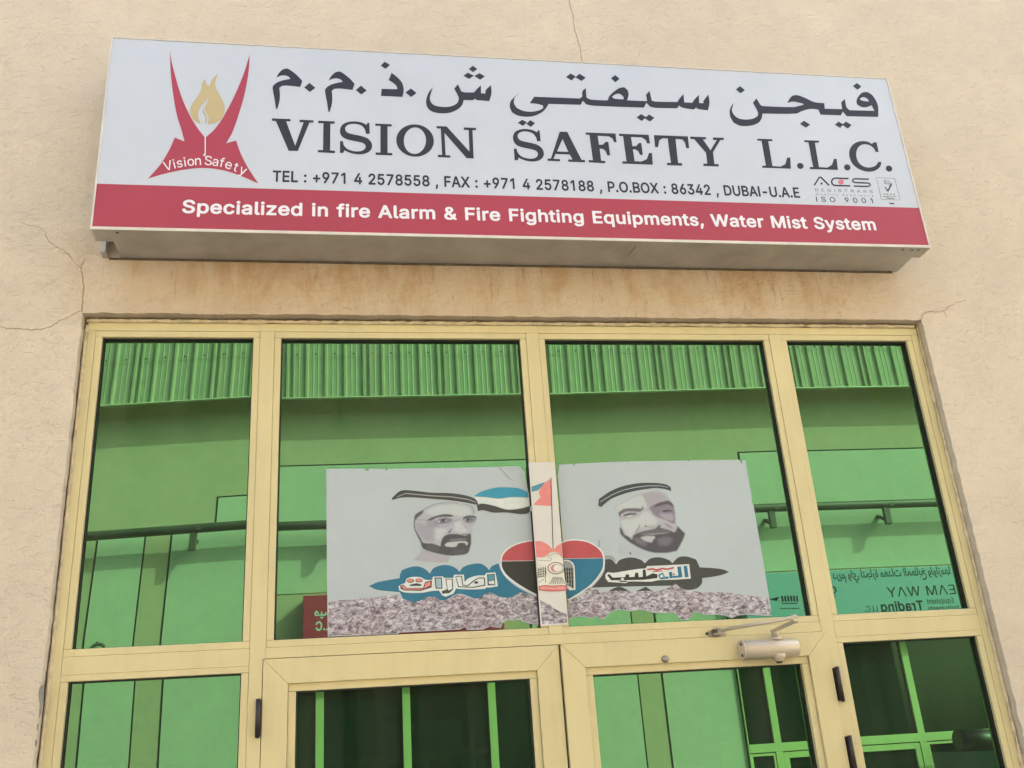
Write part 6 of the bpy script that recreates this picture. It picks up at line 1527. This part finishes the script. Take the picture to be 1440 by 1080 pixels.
# dark shopfront glazing
mulA = [(M(450, 1030, 0.05)[0], 0.047), (M(573, 1030, 0.05)[0], 0.047), (M(695, 1030, 0.05)[0], 0.047)]
m1 = (M(1081, 943, 0.05)[0] + M(1092.5, 1045, 0.05)[0]) / 2
m3 = (M(1273.5, 905, 0.05)[0] + M(1295, 1030, 0.05)[0]) / 2
mulB = [(m1, 0.046), ((m1 + m3) / 2, 0.046), (m3, 0.046)]
tB1, tB0 = (mz(1076, 1047, 0.05) + mz(1200, 1036, 0.05)) / 2, (mz(1066, 1060, 0.05) + mz(1240, 1052.5, 0.05)) / 2
for (u0, u1, muls, t1, t0, wtop) in ((bw[0], bw[1], mulA, Z0 - 1.86, Z0 - 2.0, Z0 - 0.33), (bw[2], bw[3], mulB, tB1, tB0 + 0.03, Z0 - 0.27)):
    fr = MB()
    fr.box(u0, u0 + 0.012 if u0 > 4 else u0 + 0.05, 0.004, 0.05, GR, wtop)
    fr.box(u1 - 0.05, u1, 0.004, 0.05, GR, wtop)
    for mu, hw in muls:
        fr.box(mu - hw, mu + hw, 0.004, 0.052, t1, wtop, 0.003)
        fr.box(mu - hw * 1.0, mu + hw * 1.0, 0.004, 0.0515, GR, t0, 0.003)
    fr.box(u0 + 0.012, u1 - 0.05, 0.004, 0.0525, t0, t1, 0.003)
    win = fr.build('shop_window', MAT['opp_frame'], ob)
    edges = [u0 + 0.012] + [mu for mu, _ in muls] + [u1 - 0.05]
    for i in range(len(edges) - 1):
        a, b = edges[i] + (0.05 if i else 0.0), edges[i + 1] - (0.05 if i < len(edges) - 2 else 0)
        mb = MB()
        mb.box(a - 0.004, b + 0.004, 0.006, 0.012, t1 - 0.004, wtop)
        mb.build('window_pane', MAT['opp_glass'], win)
        mb = MB()
        q = 0.07 if i not in (0, len(edges) - 2) else 0.03
        for k in ((a, a + q), (b - q, b)):
            mb.box(k[0], k[1], 0.004, 0.044, GR + 0.1, t0 - 0.012, 0.003)
        mb.box(a + q, b - q, 0.004, 0.044, t0 - 0.012 - q, t0 - 0.012, 0.003)
        dr = mb.build('door', MAT['opp_frame'], win)
        mb = MB()
        mb.box(a + q - 0.003, b - q + 0.003, 0.006, 0.012, GR + 0.1, t0 - q)
        mb.build('door_pane', MAT['opp_glass'], win)
dc = M(1350, 1041, 0.45)
mb = MB()
mb.tube([(dc[0], 0.42, dc[1]), (dc[0] + 0.62, 0.42, dc[1] - 0.02)], 0.125, 28)
mb.tube([(dc[0] + 0.45, 0.0, dc[1]), (dc[0] + 0.45, 0.42, dc[1])], 0.03, 10)
mb.build('duct', MAT['hinge'], ob)


# ------------------------------------------------------------------ shop signs on it
def osign(name, u0, u1, z0, z1, s, mat, label, cat='sign'):
    c = OP0 + OPX * ((u0 + u1) / 2) + OPN * s
    o = root(name, (c.x, c.y, (z0 + z1) / 2), label, cat, OPA)
    ORG[o.name] = Vector(((u0 + u1) / 2, s, (z0 + z1) / 2))
    mb = MB()
    mb.box(u0, u1, PS + 0.002, s, z0, z1, 0.006)
    mb.build('housing', mat, o)
    return o


OS = 0.24
ra = M(425, 838, OS)
rs = osign('red_sign', ra[0], 2.80, ra[1] - 0.98, ra[1] - 0.004, OS, MAT['oppred'], 'deep red sign board with white lettering, mirrored in the pane left of the poster')


def otext(sign, font, body, px0, py0, px1, py1, cap, track=0):
    """lettering on the opposite signs: starts at the mirrored right-hand pixel and runs to the left-hand one"""
    s = OS + 0.0015
    a, b = M(px0, py0, s), M(px1, py1, s)
    t = M(px0, py0 - cap, s)
    mb = OMB()
    text(mb, font, body, a[0], (a[1] + b[1]) / 2, abs(a[0] - b[0]), t[1] - a[1], 0, track, flip=-1)
    mb.build('lettering', MAT['white'] if sign is rs else MAT['ink'], sign)


class OMB(MB):
    def flat(self, contours, Y, off=0.0, th=0.0004):
        MB.flat(self, contours, OS + 0.0015, off, th)


def arab(mb, body, u_right, u_left, z, h, wgt=0.012):
    """presentation-form letters in visual order, drawn to read from the street"""
    cu = bpy.data.curves.new('tmp', 'FONT')
    cu.body = body
    cu.size = 1
    cu.offset = wgt
    o = bpy.data.objects.new('tmp', cu)
    COL.objects.link(o)
    dg = bpy.context.evaluated_depsgraph_get()
    dg.update()
    me = bpy.data.meshes.new_from_object(o.evaluated_get(dg))
    bpy.data.objects.remove(o)
    bpy.data.curves.remove(cu)
    if not me.vertices:
        return
    x0, x1 = min(v.co.x for v in me.vertices), max(v.co.x for v in me.vertices)
    k = (u_right - u_left) / (x1 - x0)
    bm = bmesh.new()
    bm.from_mesh(me)
    bpy.data.meshes.remove(me)
    for v in bm.verts:
        # facing the street (+y) the reader's left is the larger u
        v.co = Vector((u_right - (v.co.x - x0) * k, OS + 0.0016 + v.co.z, z + v.co.y * h))
    mb.join(bm)


FORMS = {'\u0627': 'FE8D FE8E', '\u0628': 'FE8F FE90 FE91 FE92', '\u0629': 'FE93 FE94', '\u062a': 'FE95 FE96 FE97 FE98', '\u062c': 'FE9D FE9E FE9F FEA0', '\u062e': 'FEA5 FEA6 FEA7 FEA8', '\u062f': 'FEA9 FEAA', '\u0631': 'FEAD FEAE', '\u0632': 'FEAF FEB0',
         '\u0637': 'FEC1 FEC2 FEC3 FEC4', '\u0639': 'FEC9 FECA FECB FECC', '\u0644': 'FEDD FEDE FEDF FEE0', '\u0645': 'FEE1 FEE2 FEE3 FEE4', '\u0647': 'FEE9 FEEA FEEB FEEC', '\u0648': 'FEED FEEE', '\u064a': 'FEF1 FEF2 FEF3 FEF4', '\u0634': 'FEB5 FEB6 FEB7 FEB8', '\u0630': 'FEAB FEAC', '\u0646': 'FEE5 FEE6 FEE7 FEE8'}


def shape(s):
    out = []
    for i, c in enumerate(s):
        if c not in FORMS:
            out.append(c)
            continue
        fm = FORMS[c].split()
        pj = i > 0 and s[i - 1] in FORMS and len(FORMS[s[i - 1]].split()) == 4
        nj = i + 1 < len(s) and s[i + 1] in FORMS and len(fm) == 4
        out.append(chr(int(fm[(1 if pj else 0) + (2 if nj else 0)], 16)))
    return ''.join(out[::-1])


otext(rs, SEMI, 'L.L.C', 477, 886, 442, 888, 13)
mb = OMB()
c0, c1 = M(441, 867, OS), M(471, 867, OS)
arab(mb, shape('\u0645\u064a\u062a'), c1[0], c0[0], c0[1], 0.16, 0.02)
mb.build('lettering', MAT['white'], rs)

ta, tb_ = M(1075, 805, OS), M(1335, 798, OS)
ts = osign('teal_sign', ta[0] - 0.3, 9.6, ta[1] - 0.90, (ta[1] + tb_[1]) / 2, OS, MAT['teal'], 'teal sign board with dark lettering, mirrored in the rightmost upper pane')
BOOK[1]['^'] = (475, '14 0 205 509 272 509 463 0 397 0 238 446 80 0')     # the sign's barless A
otext(ts, BOOK, 'DRE^M W^Y', 1372, 838, 1247, 836.5, 13.5, 30)
otext(ts, BOOK, 'Equipment', 1340, 849, 1302, 849, 7.5)
otext(ts, BOOK, 'Instruments', 1348, 859, 1303, 859, 7.5)
otext(ts, BOLD, 'Trading', 1299, 859.5, 1238, 860.5, 14)
otext(ts, BOOK, 'LLC.', 1235, 860.5, 1215, 861, 8)
mb = OMB()
a, b = M(1172, 815, OS), M(1366, 814, OS)
arab(mb, shape('\u062f\u0631\u064a\u0645 \u0648\u0627\u064a \u0644\u062a\u062c\u0627\u0631\u0629 \u0645\u0639\u062f\u0627\u062a \u0627\u0644\u0645\u0637\u0627\u0628\u062e \u0648\u0644\u0648\u0627\u0632\u0645\u0647\u0627 (\u0630.\u0645.\u0645)'), b[0], a[0], a[1], 0.155, 0.012)
mb.build('lettering', MAT['ink'], ts)
mb = OMB()
# small logo of the same sign, at its other end
s = OS + 0.0015
for k in range(6):
    x = 1103 + k * 4.2
    mb.flat([[M(x, 847, s), M(x + 2.6, 847, s), M(x + 1.2, 839, s), M(x - 1.4, 839, s)]], 0)
mb.flat([[M(1084, 844, s), M(1099, 840, s), M(1096, 846, s), M(1101, 847, s)]], 0)
for y, x0, x1 in ((850.5, 1103, 1126), (857.5, 1101, 1129)):
    for k in range(7):
        x = x0 + (x1 - x0) * k / 7
        mb.flat([[M(x, y, s), M(x + 2.4, y, s), M(x + 2.4, y - 1.6, s), M(x, y - 1.6, s)]], 0)
mb.flat([[M(x, y, s) for x, y in stroke([(1169, 826), (1174, 827), (1176, 832), (1172, 837), (1168, 837)], 2.0)]], 0)
mb.flat([[M(1166, 839.5, s), M(1176, 839, s), M(1176, 840, s), M(1166, 840.5, s)]], 0)
mb.build('emblem', MAT['ink'], ts)
